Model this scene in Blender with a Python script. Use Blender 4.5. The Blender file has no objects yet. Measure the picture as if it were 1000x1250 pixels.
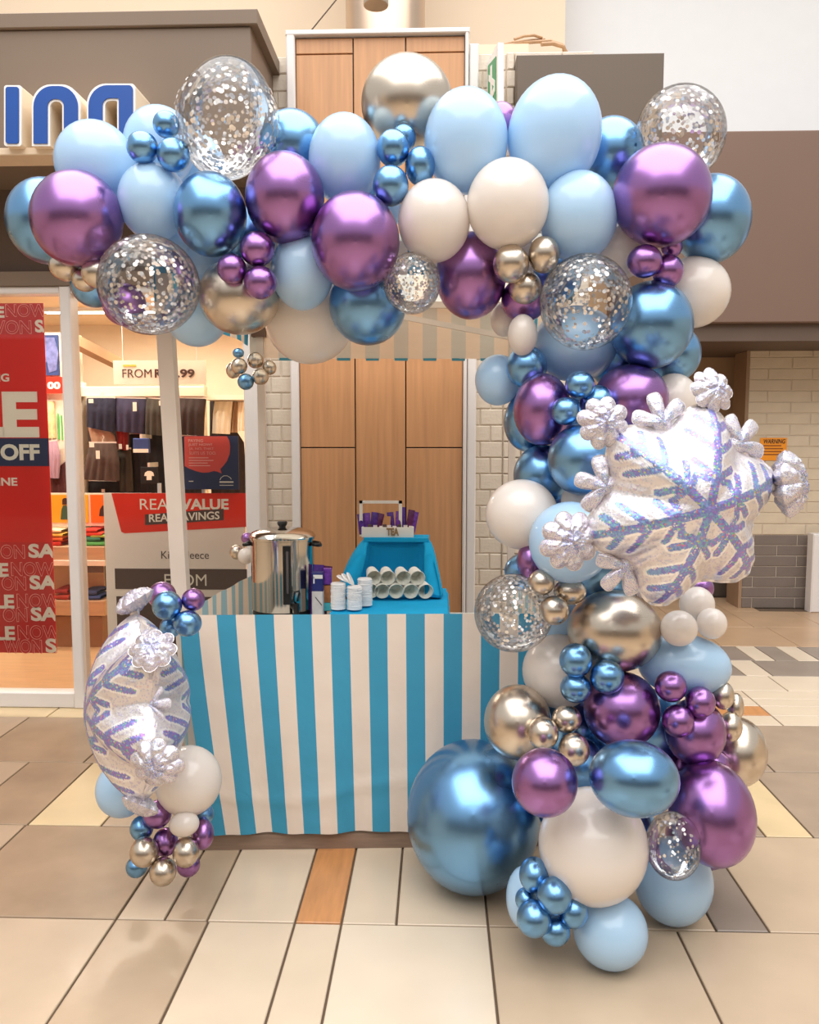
import bpy, bmesh, math, random
from mathutils import Vector, Matrix, Quaternion, noise as mnoise

random.seed(7)
scene = bpy.context.scene
COL = scene.collection
PI = math.pi

# ------------------------------------------------------------------ camera
CAM_H = 1.6
FPX = 1000.0
PITCH = math.atan(90 / 1000)
YAW = math.atan(34 / 1000)
cam_d = bpy.data.cameras.new('camera')
cam_d.sensor_fit = 'HORIZONTAL'
cam_d.sensor_width = 36.0
cam_d.lens = 36.0
cam_d.clip_start = 0.05
cam = bpy.data.objects.new('camera', cam_d)
COL.objects.link(cam)
cam.location = (0, 0, CAM_H)
cam.rotation_euler = (PI / 2 - PITCH, 0, YAW)
scene.camera = cam
CP = Vector((0, 0, CAM_H))
FW = Vector((-math.sin(YAW) * math.cos(PITCH), math.cos(YAW) * math.cos(PITCH), -math.sin(PITCH)))
RT = Vector((math.cos(YAW), math.sin(YAW), 0))
UP = RT.cross(FW)

# ------------------------------------------------------------------ world, lights, exposure
w = bpy.data.worlds.new('world')
scene.world = w
w.use_nodes = True
w.node_tree.nodes['Background'].inputs[0].default_value = (1.0, 0.985, 0.965, 1)
w.node_tree.nodes['Background'].inputs[1].default_value = 0.66


def area(name, loc, size, energy, col, rot=(0, 0, 0)):
    l = bpy.data.lights.new(name, 'AREA')
    l.shape = 'RECTANGLE'
    l.size, l.size_y = size
    l.energy = energy
    l.color = col
    o = bpy.data.objects.new(name, l)
    COL.objects.link(o)
    o.location = loc
    o.rotation_euler = rot
    return o


area('skylight', (0.3, -0.3, 8.2), (11.0, 13.0), 1450, (1.0, 0.99, 0.985))

vs = scene.view_settings
vs.view_transform = 'Standard'
vs.look = 'None'
vs.gamma = 1.0
vs.use_curve_mapping = False
vs.exposure = 0.18


# ------------------------------------------------------------------ helpers
def ray(px, py):
    return FW + RT * ((px - 500) / FPX) - UP * ((py - 625) / FPX)


def P(px, py, Y):
    d = ray(px, py)
    return CP + d * (Y / d.y)


def G(px, py, z):
    d = ray(px, py)
    return CP + d * ((z - CAM_H) / d.z)


def lin(c):
    out = []
    for v in c:
        v /= 255.0
        out.append(v / 12.92 if v <= 0.04045 else ((v + 0.055) / 1.055) ** 2.4)
    return out


MATS = {}


def mat(name, rgb, rough=0.5, metal=0.0, var=0.06, vscale=6.0, stretch=(1, 1, 1), bump=0.0, bscale=40.0, spec=0.5, coat=0.0, emit=0.0):
    if name in MATS:
        return MATS[name]
    m = bpy.data.materials.new(name)
    m.use_nodes = True
    nt = m.node_tree
    b = nt.nodes['Principled BSDF']
    c = lin(rgb)
    tc = nt.nodes.new('ShaderNodeTexCoord')
    mp = nt.nodes.new('ShaderNodeMapping')
    mp.inputs['Scale'].default_value = stretch
    nt.links.new(tc.outputs['Object'], mp.inputs[0])
    nz = nt.nodes.new('ShaderNodeTexNoise')
    nz.inputs['Scale'].default_value = vscale
    nz.inputs['Detail'].default_value = 5
    nt.links.new(mp.outputs[0], nz.inputs['Vector'])
    rp = nt.nodes.new('ShaderNodeValToRGB')
    rp.color_ramp.elements[0].position = 0.3
    rp.color_ramp.elements[1].position = 0.7
    rp.color_ramp.elements[0].color = [max(0, x * (1 - var)) for x in c] + [1]
    rp.color_ramp.elements[1].color = [min(1, x * (1 + var)) for x in c] + [1]
    nt.links.new(nz.outputs['Fac'], rp.inputs[0])
    nt.links.new(rp.outputs[0], b.inputs['Base Color'])
    b.inputs['Roughness'].default_value = rough
    b.inputs['Metallic'].default_value = metal
    b.inputs['Specular IOR Level'].default_value = spec
    b.inputs['Coat Weight'].default_value = coat
    b.inputs['Coat Roughness'].default_value = 0.12
    if emit:
        b.inputs['Emission Color'].default_value = c + [1]
        b.inputs['Emission Strength'].default_value = emit
    if bump:
        n2 = nt.nodes.new('ShaderNodeTexNoise')
        n2.inputs['Scale'].default_value = bscale
        n2.inputs['Detail'].default_value = 4
        nt.links.new(mp.outputs[0], n2.inputs['Vector'])
        bp = nt.nodes.new('ShaderNodeBump')
        bp.inputs['Strength'].default_value = bump
        bp.inputs['Distance'].default_value = 0.01
        nt.links.new(n2.outputs['Fac'], bp.inputs['Height'])
        nt.links.new(bp.outputs[0], b.inputs['Normal'])
    MATS[name] = m
    return m


class MB:
    """collects vertices and faces in world coordinates"""

    def __init__(self):
        self.v = []
        self.f = []
        self.uv = None

    def add(self, vs_, fs):
        n = len(self.v)
        self.v += [tuple(x) for x in vs_]
        self.f += [tuple(i + n for i in q) for q in fs]
        return self

    def box(self, x0, x1, y0, y1, z0, z1):
        v = [(x0, y0, z0), (x1, y0, z0), (x1, y1, z0), (x0, y1, z0), (x0, y0, z1), (x1, y0, z1), (x1, y1, z1), (x0, y1, z1)]
        return self.add(v, [(0, 3, 2, 1), (4, 5, 6, 7), (0, 1, 5, 4), (1, 2, 6, 5), (2, 3, 7, 6), (3, 0, 4, 7)])

    def cbox(self, x0, x1, y0, y1, z0, z1, c=0.004):
        """box whose -Y (front) face is chamfered"""
        v = [(x0, y1, z0), (x1, y1, z0), (x1, y1, z1), (x0, y1, z1),
             (x0, y0 + c, z0), (x1, y0 + c, z0), (x1, y0 + c, z1), (x0, y0 + c, z1),
             (x0 + c, y0, z0 + c), (x1 - c, y0, z0 + c), (x1 - c, y0, z1 - c), (x0 + c, y0, z1 - c)]
        f = [(0, 3, 2, 1)]
        for a, b in ((0, 4), (4, 8)):
            for k in range(4):
                f.append((a + k, a + (k + 1) % 4, b + (k + 1) % 4, b + k))
        f.append((8, 9, 10, 11))
        return self.add(v, f)

    def tbox(self, x0, x1, y0, y1, z0, z1, c=0.004):
        """box whose top face is chamfered"""
        v = [(x0, y0, z0), (x1, y0, z0), (x1, y1, z0), (x0, y1, z0),
             (x0, y0, z1 - c), (x1, y0, z1 - c), (x1, y1, z1 - c), (x0, y1, z1 - c),
             (x0 + c, y0 + c, z1), (x1 - c, y0 + c, z1), (x1 - c, y1 - c, z1), (x0 + c, y1 - c, z1)]
        f = [(0, 3, 2, 1)]
        for a, b in ((0, 4), (4, 8)):
            for k in range(4):
                f.append((a + k, a + (k + 1) % 4, b + (k + 1) % 4, b + k))
        f.append((8, 9, 10, 11))
        return self.add(v, f)

    def bar(self, a, b, w_, h_, up=Vector((0, 0, 1))):
        a, b = Vector(a), Vector(b)
        d = (b - a).normalized()
        if abs(d.dot(up)) > 0.98:
            up = Vector((0, 1, 0))
        s = d.cross(up).normalized()
        u = s.cross(d)
        v = []
        for p in (a, b):
            for i, j in ((-1, -1), (1, -1), (1, 1), (-1, 1)):
                v.append(p + s * (i * w_ / 2) + u * (j * h_ / 2))
        return self.add(v, [(0, 1, 2, 3), (7, 6, 5, 4), (0, 4, 5, 1), (1, 5, 6, 2), (2, 6, 7, 3), (3, 7, 4, 0)])

    def tube(self, pts, r, n=8):
        pts = [Vector(p) for p in pts]
        rs = r if isinstance(r, (list, tuple)) else [r] * len(pts)
        v, f = [], []
        for i, p in enumerate(pts):
            d = (pts[min(i + 1, len(pts) - 1)] - pts[max(i - 1, 0)]).normalized()
            up = Vector((0, 0, 1)) if abs(d.z) < 0.9 else Vector((0, 1, 0))
            s = d.cross(up).normalized()
            u = s.cross(d)
            for k in range(n):
                a = 2 * PI * k / n
                v.append(p + (s * math.cos(a) + u * math.sin(a)) * rs[i])
        for i in range(len(pts) - 1):
            for k in range(n):
                f.append((i * n + k, i * n + (k + 1) % n, (i + 1) * n + (k + 1) % n, (i + 1) * n + k))
        f.append(tuple(range(n))[::-1])
        f.append(tuple((len(pts) - 1) * n + k for k in range(n)))
        return self.add(v, f)

    def lathe(self, c, prof, n=32, axis='Z', cap=True):
        c = Vector(c)
        v, f = [], []
        m = len(prof)
        for i, (r, h) in enumerate(prof):
            for k in range(n):
                a = 2 * PI * k / n
                if axis == 'Z':
                    v.append(c + Vector((r * math.cos(a), r * math.sin(a), h)))
                else:
                    v.append(c + Vector((r * math.cos(a), h, r * math.sin(a))))
        for i in range(m - 1):
            for k in range(n):
                q = (i * n + k, i * n + (k + 1) % n, (i + 1) * n + (k + 1) % n, (i + 1) * n + k)
                f.append(q if axis == 'Z' else q[::-1])
        if cap and prof[0][0] > 1e-4:
            f.append(tuple(range(n))[::-1])
        if cap and prof[-1][0] > 1e-4:
            f.append(tuple((m - 1) * n + k for k in range(n)))
        return self.add(v, f)

    def prism(self, poly, y0, y1):
        """outline in (x, z), extruded from y0 (front) to y1"""
        n = len(poly)
        v = [(x, y0, z) for x, z in poly] + [(x, y1, z) for x, z in poly]
        f = [tuple(range(n)), tuple(range(2 * n - 1, n - 1, -1))]
        for k in range(n):
            f.append((k, n + k, n + (k + 1) % n, (k + 1) % n))
        return self.add(v, f)

    def grid(self, fn, nu, nv, uvfn=None):
        n0 = len(self.v)
        self.uv = self.uv or {}
        for j in range(nv + 1):
            for i in range(nu + 1):
                s, t = i / nu, j / nv
                self.v.append(tuple(fn(s, t)))
                if uvfn:
                    self.uv[len(self.v) - 1] = uvfn(s, t)
        for j in range(nv):
            for i in range(nu):
                a = n0 + j * (nu + 1) + i
                self.f.append((a, a + 1, a + nu + 2, a + nu + 1))
        return self

    def mesh(self, name, m, smooth=False, fix=True):
        me = bpy.data.meshes.new(name)
        me.from_pydata(self.v, [], self.f)
        if fix:
            bm = bmesh.new()
            bm.from_mesh(me)
            bmesh.ops.recalc_face_normals(bm, faces=bm.faces)
            bm.to_mesh(me)
            bm.free()
        if self.uv:
            uvl = me.uv_layers.new(name='UVMap')
            for li, lp in enumerate(me.loops):
                uvl.data[li].uv = self.uv.get(lp.vertex_index, (0, 0))
        if m is not None:
            me.materials.append(m)
        if smooth:
            me.polygons.foreach_set('use_smooth', [True] * len(me.polygons))
            if smooth == 'auto':
                me.set_sharp_from_angle(angle=math.radians(40))
        me.update()
        return me

    def build(self, name, m, parent=None, smooth=False, fix=True):
        return link(name, self.mesh(name, m, smooth, fix), parent)


def link(name, me, parent=None, mw=None):
    o = bpy.data.objects.new(name, me)
    COL.objects.link(o)
    if mw is not None:
        o.matrix_world = mw
    if parent is not None:
        o.parent = parent
        o.matrix_parent_inverse = world_of(parent).inverted()
    return o


def world_of(o):
    m = o.matrix_basis.copy()
    if o.parent is not None:
        m = world_of(o.parent) @ o.matrix_parent_inverse @ m
    return m


def tag(o, label, cat=None, group=None, kind=None):
    o['label'] = label
    if cat:
        o['category'] = cat
    if group:
        o['group'] = group
    if kind:
        o['kind'] = kind
    return o


def thing(name, label, cat, loc=(0, 0, 0), group=None, kind=None):
    o = bpy.data.objects.new(name, None)
    o.empty_display_size = 0.05
    COL.objects.link(o)
    o.location = loc
    return tag(o, label, cat, group, kind)


_TXT = {}


def text_mesh(s, bold=0.0, outline=False):
    key = (s, bold, outline)
    if key in _TXT:
        return _TXT[key]
    cu = bpy.data.curves.new('text', 'FONT')
    cu.body = s
    cu.resolution_u = 4
    if outline:
        cu.fill_mode = 'NONE'
        cu.bevel_depth = 0.03
        cu.bevel_resolution = 0
    else:
        cu.offset = bold
    o = bpy.data.objects.new('text', cu)
    COL.objects.link(o)
    dg = bpy.context.evaluated_depsgraph_get()
    me = bpy.data.meshes.new_from_object(o.evaluated_get(dg))
    bpy.data.objects.remove(o)
    vsx = [v.co.copy() for v in me.vertices]
    fs = [tuple(p.vertices) for p in me.polygons]
    bpy.data.meshes.remove(me)
    x0, x1 = min(v.x for v in vsx), max(v.x for v in vsx)
    y0, y1 = min(v.y for v in vsx), max(v.y for v in vsx)
    _TXT[key] = ([((v.x - x0) / (x1 - x0), (v.y - y0) / (y1 - y0), v.z) for v in vsx], fs)
    return _TXT[key]


def text(name, s, x0, x1, z0, z1, y, m, parent, bold=0.0, outline=False, italic=0.0, slope=0.0, th=0.0015, clip=None):
    vv, fs = text_mesh(s, bold, outline)
    mb = MB()
    W, Hh = x1 - x0, z1 - z0
    back = [(x0 + a * W + italic * b * Hh, y, z0 + b * Hh + slope * a * W) for a, b, c in vv]
    mb.add(back, fs)
    o = mb.build(name, m, parent, fix=False)
    me = o.data
    bm = bmesh.new()
    bm.from_mesh(me)
    if clip is not None:
        bmesh.ops.bisect_plane(bm, geom=bm.verts[:] + bm.edges[:] + bm.faces[:], plane_co=(clip, 0, 0), plane_no=(1, 0, 0), clear_outer=True)
    r = bmesh.ops.extrude_face_region(bm, geom=bm.faces[:])
    for e in r['geom']:
        if isinstance(e, bmesh.types.BMVert):
            e.co.y -= th
    bmesh.ops.recalc_face_normals(bm, faces=bm.faces)
    bm.to_mesh(me)
    bm.free()
    return o


def pxbox(name, m, parent, px0, py0, px1, py1, y0, y1, ch=0.0):
    a, b = P(px0, py0, y0), P(px1, py1, y0)
    mb = MB()
    if ch:
        mb.cbox(a.x, b.x, y0, y1, b.z, a.z, ch)
    else:
        mb.box(a.x, b.x, y0, y1, b.z, a.z)
    return mb.build(name, m, parent)


# ------------------------------------------------------------------ common materials
M_DARKGROUT = mat('grout', (96, 78, 62), 0.9)
M_BRICK = mat('painted_brick', (212, 198, 180), 0.55, var=0.05, bump=0.25, bscale=60)
M_BRICKGREY = mat('grey_painted_brick', (118, 106, 98), 0.55, var=0.06, bump=0.25, bscale=60)
M_MORTAR = mat('painted_mortar', (206, 192, 174), 0.8)
M_MORTARGREY = mat('grey_mortar', (92, 82, 76), 0.8)
M_FASCIA = mat('brown_fascia', (122, 104, 88), 0.6, var=0.05, vscale=1.5)
M_FASCIADARK = mat('dark_and_shaded_brown', (92, 74, 62), 0.6, var=0.05)  # header brown darkened for the shade under the fascia; trim and wire share it
M_ALU = mat('white_aluminium', (222, 216, 212), 0.35, var=0.02)
M_CREAM = mat('cream_plaster', (228, 208, 182), 0.8, var=0.03, vscale=1.0)
M_WHITEWALL = mat('white_plaster', (230, 230, 230), 0.8, var=0.01)
M_WOODPANEL = mat('oak_laminate', (196, 144, 100), 0.42, var=0.11, vscale=3.0, stretch=(14, 14, 0.7))
M_WHITE = mat('white_paint', (240, 236, 230), 0.45, var=0.02)
M_BLACK = mat('black_plastic', (18, 17, 17), 0.35, var=0.05)
M_STEEL = mat('brushed_steel', (205, 198, 188), 0.12, 1.0, var=0.04, vscale=3, stretch=(10, 10, 0.3))
# ------------------------------------------------------------------ floor
WALL_Y = 4.75
SHOP_Y = 4.72
fl = MB().box(-12, 12, -9, 14, -0.06, -0.008).build('floor', M_DARKGROUT)
tag(fl, 'mall floor of large cream, tan and brown tiles', 'floor', kind='structure')
TC = {
    'cream': mat('tile_cream', (208, 188, 163), 0.3, var=0.05, vscale=4, coat=0.15),
    'cream2': mat('tile_ivory', (214, 197, 174), 0.3, var=0.04, vscale=4, coat=0.15),
    'yellow': mat('tile_straw', (216, 192, 150), 0.3, var=0.07, vscale=4, coat=0.15),
    'tan': mat('tile_tan', (178, 155, 129), 0.32, var=0.08, vscale=4, coat=0.15),
    'beige': mat('tile_beige', (190, 168, 142), 0.32, var=0.07, vscale=4, coat=0.15),
    'brown': mat('tile_brown', (160, 136, 110), 0.34, var=0.12, vscale=5, coat=0.15),
    'taupe': mat('tile_taupe', (164, 144, 124), 0.34, var=0.1, vscale=5, coat=0.15),
    'grey': mat('tile_grey', (142, 128, 116), 0.36, var=0.08, vscale=5, coat=0.15),
    'orange': mat('tile_terracotta', (196, 136, 84), 0.34, var=0.12, vscale=6, stretch=(8, 1, 1), coat=0.15),
    'wood': mat('tile_honey', (184, 152, 120), 0.32, var=0.1, vscale=3, coat=0.15),
}
ROWS = [
    (1.262, 1.915, [(-3.2, 'tan'), (-2.3, 'beige'), (-1.7, 'tan'), (-1.069, 'tan'), (-0.757, 'cream'), (-0.468, 'cream'), (-0.313, 'cream2'), (0.172, 'beige'), (0.786, 'tan'), (1.4, 'cream'), (2.0, None)]),
    (1.915, 2.570, [(-3.2, 'tan'), (-2.3, 'brown'), (-1.7, 'beige'), (-1.069, 'tan'), (-0.757, 'cream'), (-0.468, 'cream'), (-0.313, 'cream2'), (0.172, 'beige'), (0.786, 'beige'), (1.4, 'tan'), (2.0, 'cream'), (2.7, None)]),
    (2.570, 3.220, [(-3.2, 'tan'), (-2.4, 'tan'), (-1.705, 'brown'), (-1.069, 'beige'), (-0.906, 'tan'), (-0.763, 'cream'), (-0.468, 'orange'), (-0.313, 'cream'), (-0.131, 'cream'), (0.172, 'tan'), (0.60, 'beige'), (0.915, 'grey'), (1.086, 'beige'), (1.7, 'tan'), (2.3, 'cream'), (3.0, None)]),
    (3.220, 3.875, [(-3.4, 'tan'), (-2.7, 'tan'), (-2.02, 'brown'), (-1.70, 'yellow'), (-1.39, 'tan'), (-0.9, 'brown'), (-0.3, 'beige'), (0.3, 'tan'), (0.9, 'taupe'), (1.33, 'yellow'), (1.52, 'taupe'), (2.1, 'brown'), (2.7, 'tan'), (3.4, None)]),
    (3.875, 4.525, [(-3.6, 'tan'), (-3.0, 'tan'), (-2.345, 'brown'), (-1.75, 'brown'), (-1.1, 'tan'), (-0.5, 'brown'), (0.1, 'tan'), (0.7, 'brown'), (1.20, 'taupe'), (1.63, 'taupe'), (2.3, 'brown'), (2.9, 'tan'), (3.6, None)]),
    (4.525, 4.69, [(-3.6, 'beige'), (-2.9, 'yellow'), (-2.25, 'yellow'), (-1.6, 'tan'), (-1.0, 'yellow'), (0.4, 'tan'), (1.0, 'yellow'), (1.5, 'cream2'), (1.94, 'cream2'), (2.7, 'cream2'), (3.4, 'cream'), (4.2, None)]),
    (4.69, 4.86, [(0.8, 'orange'), (1.2, 'cream'), (1.5, 'orange'), (1.94, 'cream2'), (2.7, 'cream2'), (3.4, 'cream'), (4.2, None)]),
    (4.86, 5.0, [(0.8, 'cream'), (1.4, 'cream2'), (1.94, 'cream2'), (2.7, 'cream2'), (3.4, 'cream'), (4.2, None)]),
    (5.0, 5.165, [(0.8, 'cream2'), (1.4, 'cream'), (1.94, 'cream2'), (2.7, 'cream2'), (3.4, 'cream'), (4.2, None)]),
    (5.165, 5.497, [(0.8, 'cream'), (1.5, 'cream2'), (2.235, 'cream2'), (2.9, 'cream2'), (3.6, 'cream'), (4.4, None)]),
    (5.497, 5.888, [(0.8, 'cream'), (1.6, 'grey'), (2.095, 'cream2'), (2.275, 'grey'), (2.95, 'grey'), (3.4, 'cream'), (3.6, 'grey'), (4.4, None)]),
    (5.888, 6.295, [(1.0, 'grey'), (1.9, 'cream'), (2.1, 'grey'), (2.30, 'cream2'), (2.45, 'grey'), (2.61, 'cream2'), (2.77, 'grey'), (3.0, 'cream2'), (3.2, 'grey'), (3.6, 'cream'), (3.8, 'grey'), (4.4, None)]),
    (6.295, 6.95, [(0.9, 'wood'), (1.6, 'wood'), (2.2, 'wood'), (2.8, 'wood'), (3.4, 'wood'), (4.0, 'wood'), (4.6, None)]),
    (6.95, 7.6, [(0.9, 'wood'), (1.5, 'wood'), (2.1, 'wood'), (2.7, 'wood'), (3.3, 'wood'), (3.9, 'wood'), (4.6, None)]),
    (7.6, 8.25, [(0.9, 'wood'), (1.5, 'wood'), (2.1, 'wood'), (2.7, 'wood'), (3.0, None)]),
]
g = 0.004
for (ya, yb, row) in ROWS:
    for (xa, c), (xb, _) in zip(row, row[1:]):
        gg = 0.0025 if c == 'wood' else g
        mb = MB().tbox(xa + gg, xb - gg, ya + gg, yb - gg, -0.02, random.uniform(-0.0006, 0.0006), 0.0025)
        mb.build('tile', TC[c], fl)
# concourse tiling beyond the photograph: plain larger slabs
for (x0, x1, y0, y1) in ((-12, 12, -9, 1.26), (-12, -3.65, 1.27, 4.68), (2.72, 12, 1.27, 3.2), (4.65, 12, 3.22, 8.25), (3.62, 4.64, 3.22, 4.5)):
    MB().tbox(x0, x1, y0, y1, -0.02, -0.001, 0.002).build('floor_slab', TC['beige'], fl)

# ------------------------------------------------------------------ back wall of painted brick beside the timber panel
zt = 3.72
xl, xr = P(318, 546, WALL_Y).x, P(720, 300, WALL_Y).x
wb = MB().box(xl, xr, WALL_Y + 0.007, WALL_Y + 0.25, 0, zt).build('wall_back', M_MORTAR)
tag(wb, 'cream painted brick wall on both sides of the timber panel', 'wall', kind='structure')
px_l, px_r = P(357, 300, WALL_Y).x, P(581, 300, WALL_Y).x
COURSE = 0.0925
_bm = {}


def brick(parent, x0, x1, y, z0, z1, m):
    key = (round(x1 - x0, 3), round(z1 - z0, 3), m.name)
    if key not in _bm:
        _bm[key] = MB().cbox(0, x1 - x0, 0, 0.03, 0, z1 - z0, 0.005).mesh('brick', m)
    link('brick', _bm[key], parent, Matrix.Translation((x0, y + random.uniform(-0.0015, 0.0015), z0)))


def brick_strip(parent, x0, x1, z0, z1, y, course, long_, m, off=0.0, j=0.005):
    n = int((z1 - z0) / course)
    course = (z1 - z0) / n
    for r in range(n):
        za = z0 + r * course
        xs = [x0]
        L = long_ if r % 2 else long_ / 2
        x = x0 + (long_ * 0.55 if r % 2 else long_ * 0.28) - off
        while x < x1 - 0.03:
            if x > x0 + 0.03:
                xs.append(x)
            x += L
        xs.append(x1)
        for a, b in zip(xs, xs[1:]):
            brick(parent, round(a + j / 2, 3), round(b - j / 2, 3), y, round(za + j / 2, 4), round(za + course - j / 2, 4), m)


brick_strip(wb, xl + 0.005, px_l, 0.0, zt, WALL_Y, COURSE, 0.22, M_BRICK)
brick_strip(wb, px_r, P(614, 546, WALL_Y).x, 0.0, zt, WALL_Y, COURSE, 0.22, M_BRICK, 0.03)
brick_strip(wb, P(614, 546, WALL_Y).x, xr, 0.0, zt, WALL_Y - 0.012, COURSE, 0.26, M_BRICK, 0.1)
MB().box(px_r, xr, WALL_Y - 0.005, WALL_Y + 0.012, 0.06, 0.1).build('skirting', M_BLACK, wb)

# timber panel with aluminium frame
tp = thing('timber_panel', 'tall oak veneer wall panel in a pale aluminium frame behind the stall', 'wall panel', (P(465, 546, WALL_Y).x, WALL_Y, 0))
xa, xb, xc, xd = [P(q, 546, WALL_Y - 0.03).x for q in (366.5, 434, 495.5, 565)]
ptop = P(465, 45, WALL_Y - 0.03).z
zs1 = P(400, 66, WALL_Y - 0.03).z
zs2 = P(400, 546.5, WALL_Y - 0.03).z
for (a, b, cuts) in ((xa, xb, (0.02, zs2, zs1, ptop)), (xb, xc, (0.02, ptop)), (xc, xd, (0.02, zs2, zs1, ptop))):
    for z0, z1 in zip(cuts, cuts[1:]):
        MB().cbox(a + 0.0035, b - 0.0035, WALL_Y - 0.03, WALL_Y - 0.006, z0 + 0.0035, z1 - 0.0035, 0.002).build('panel_board', M_WOODPANEL, tp)
MB().box(xa - 0.02, xd + 0.02, WALL_Y - 0.008, WALL_Y + 0.01, 0.0, ptop + 0.01).build('backing', M_BLACK, tp)
MB().cbox(xa - 0.047, xa, WALL_Y - 0.06, WALL_Y + 0.012, 0, ptop + 0.02, 0.006).build('frame_post', M_ALU, tp)
MB().cbox(xd, xd + 0.02, WALL_Y - 0.06, WALL_Y + 0.012, 0, ptop + 0.02, 0.006).build('frame_post', M_ALU, tp)
MB().cbox(xd + 0.024, xd + 0.075, WALL_Y - 0.04, WALL_Y + 0.012, 0, P(575, 57, WALL_Y).z, 0.006).build('frame_post', M_ALU, tp)
MB().cbox(xa - 0.05, xd + 0.025, WALL_Y - 0.062, WALL_Y + 0.012, ptop + 0.004, ptop + 0.03, 0.004).build('frame_head', M_ALU, tp)

# ------------------------------------------------------------------ upper walls and bulkheads
xe = P(690, 30, 8.6).x
o = MB().box(-7, xe, 8.6, 8.8, 2.2, 8.5).build('wall_upper_rear', M_CREAM)
tag(o, 'cream plaster wall rising behind the timber panel', 'wall', kind='structure')
o = MB().box(xe, 9, 9.2, 9.4, 2.2, 8.5).build('wall_upper_right', M_WHITEWALL)
tag(o, 'bright white plaster wall above the brown bulkhead', 'wall', kind='structure')
mcol = mat('satin_metal_cladding', (196, 172, 150), 0.3, 0.75, var=0.05, vscale=1)
a, b = P(417, 20, 7.4), P(518, 20, 7.4)
rad = (b.x - a.x) / 2
o = MB().lathe(((a.x + b.x) / 2, 7.4 + rad, 0), [(rad, 0), (rad, 8.5)], 48).build('column', mcol, smooth='auto')
tag(o, 'round satin metal clad column rising above the timber panel', 'column', kind='structure')
# brown signboard above the brick wall
a, b = P(631, 67, WALL_Y - 0.12), P(805, 300, WALL_Y - 0.12)
o = MB().cbox(a.x, b.x, WALL_Y - 0.12, WALL_Y + 0.2, b.z, a.z, 0.005).build('wall_bulkhead_centre', mat('bulkhead_umber', (100, 86, 74), 0.6, var=0.04, vscale=1.5))
tag(o, 'square brown bulkhead board behind the top of the balloon arch', 'bulkhead', kind='structure')
# brown bulkhead over the passage on the right
a, b = P(790, 161, 6.9), P(1000, 415, 6.9)
o = MB().cbox(a.x, 6.5, 6.9, 8.4, b.z + 0.14, a.z, 0.01).build('wall_bulkhead_right', mat('brown_bulkhead', (112, 88, 74), 0.6, var=0.04, vscale=1.2))
tag(o, 'long dark brown bulkhead above the white brick passage wall', 'bulkhead', kind='structure')
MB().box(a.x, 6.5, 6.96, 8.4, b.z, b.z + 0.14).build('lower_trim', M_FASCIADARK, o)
# passage wall of painted brick
RY = 7.75
ztop = b.z + 0.05
xq = P(911, 560, RY).x
M_BRICKFAR = mat('passage_brick', (206, 190, 166), 0.55, var=0.05, bump=0.2, bscale=60)
wr = MB().box(xq, 5.2, RY + 0.007, RY + 0.3, 0, ztop).build('wall_right', M_MORTAR)
tag(wr, 'passage wall of white painted brick over a dark grey painted base', 'wall', kind='structure')
zg = P(960, 653, RY).z
brick_strip(wr, xq, 4.7, zg, ztop, RY, 0.098, 0.8, M_BRICKFAR, 0.05)
brick_strip(wr, xq - 0.0, 4.7, 0, zg, RY, 0.098, 0.8, M_BRICKGREY, 0.12)
MB().box(xq - 0.03, xq, RY - 0.01, RY + 0.3, 0, ztop).build('corner_bead', mat('tan_corner', (150, 122, 96), 0.6), wr)
o = MB().cbox(P(992, 690, RY - 0.2).x, P(992, 690, RY - 0.2).x + 0.12, RY - 0.2, RY - 0.08, 0, P(992, 652, RY - .2).z, 0.01).build('trim_1', M_ALU)
tag(o, 'pale vertical post in front of the grey brick base', 'post', kind='structure')
wp = MB().box(0.75, xq + 0.5, 8.35, 8.5, 0, 3.2).build('wall_passage_end', mat('tan_plaster', (178, 146, 112), 0.7, var=0.04))
tag(wp, 'tan plaster wall at the end of the passage', 'wall', kind='structure')
MB().box(0.75, xq + 0.5, 8.325, 8.352, 0.0, 0.85).build('base_strip', mat('dark_base_strip', (88, 74, 64), 0.6), wp)  # darker strip across the lower part of the end wall
# warning sign
ws = thing('warning_sign', 'orange warning notice on the white brick passage wall', 'sign', P(944, 560, RY - 0.012))
pxbox('plate', mat('orange_plate', (242, 152, 30), 0.5, var=0.03), ws, 928.5, 534.5, 960, 562, RY - 0.008, RY - 0.001)
a, b = P(931, 541.5, RY), P(958, 536, RY)
M_INK = mat('dark_ink', (52, 34, 20), 0.6)
text('heading', 'WARNING', a.x, b.x, a.z, b.z, RY - 0.0085, M_INK, ws, bold=0.02, italic=0.15)
for k in range(4):
    pxbox('text_line', mat('brown_ink', (150, 84, 20), 0.6), ws, 931, 543.3 + k * 3.6, 954 - 2 * (k == 3) + (k % 2) * 2, 544.8 + k * 3.6, RY - 0.0095, RY - 0.008)

# side and rear walls of the concourse, out of view: what the shiny balloons mirror
o = MB().box(-12, 12, -7.2, -7, 0, 3.6).build('wall_front', mat('opposite_fascia', (104, 88, 76), 0.6, var=0.1, vscale=0.8))
tag(o, 'brown shop fronts on the opposite side of the concourse', 'wall', kind='structure')
for k in range(5):
    MB().box(-9.6 + k * 4.0, -6.4 + k * 4.0, -7.02, -6.97, 0.1, 2.6).build('shop_window', mat('dim_window', (70, 60, 54), 0.15, var=0.3, vscale=1.5), o)
for nm, x in (('wall_left', -11.5), ('wall_far_right', 11.5)):
    q = MB().box(x - 0.1, x + 0.1, -7, 9, 0, 4.2).build(nm, M_CREAM)
    tag(q, 'cream wall at the %s end of the concourse' % ('west' if x < 0 else 'east'), 'wall', kind='structure')

MB().box(px_r, xr - 0.35, WALL_Y + 0.05, WALL_Y + 0.25, zt, zt + 0.07).build('ledge', M_CREAM, wb)
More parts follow.
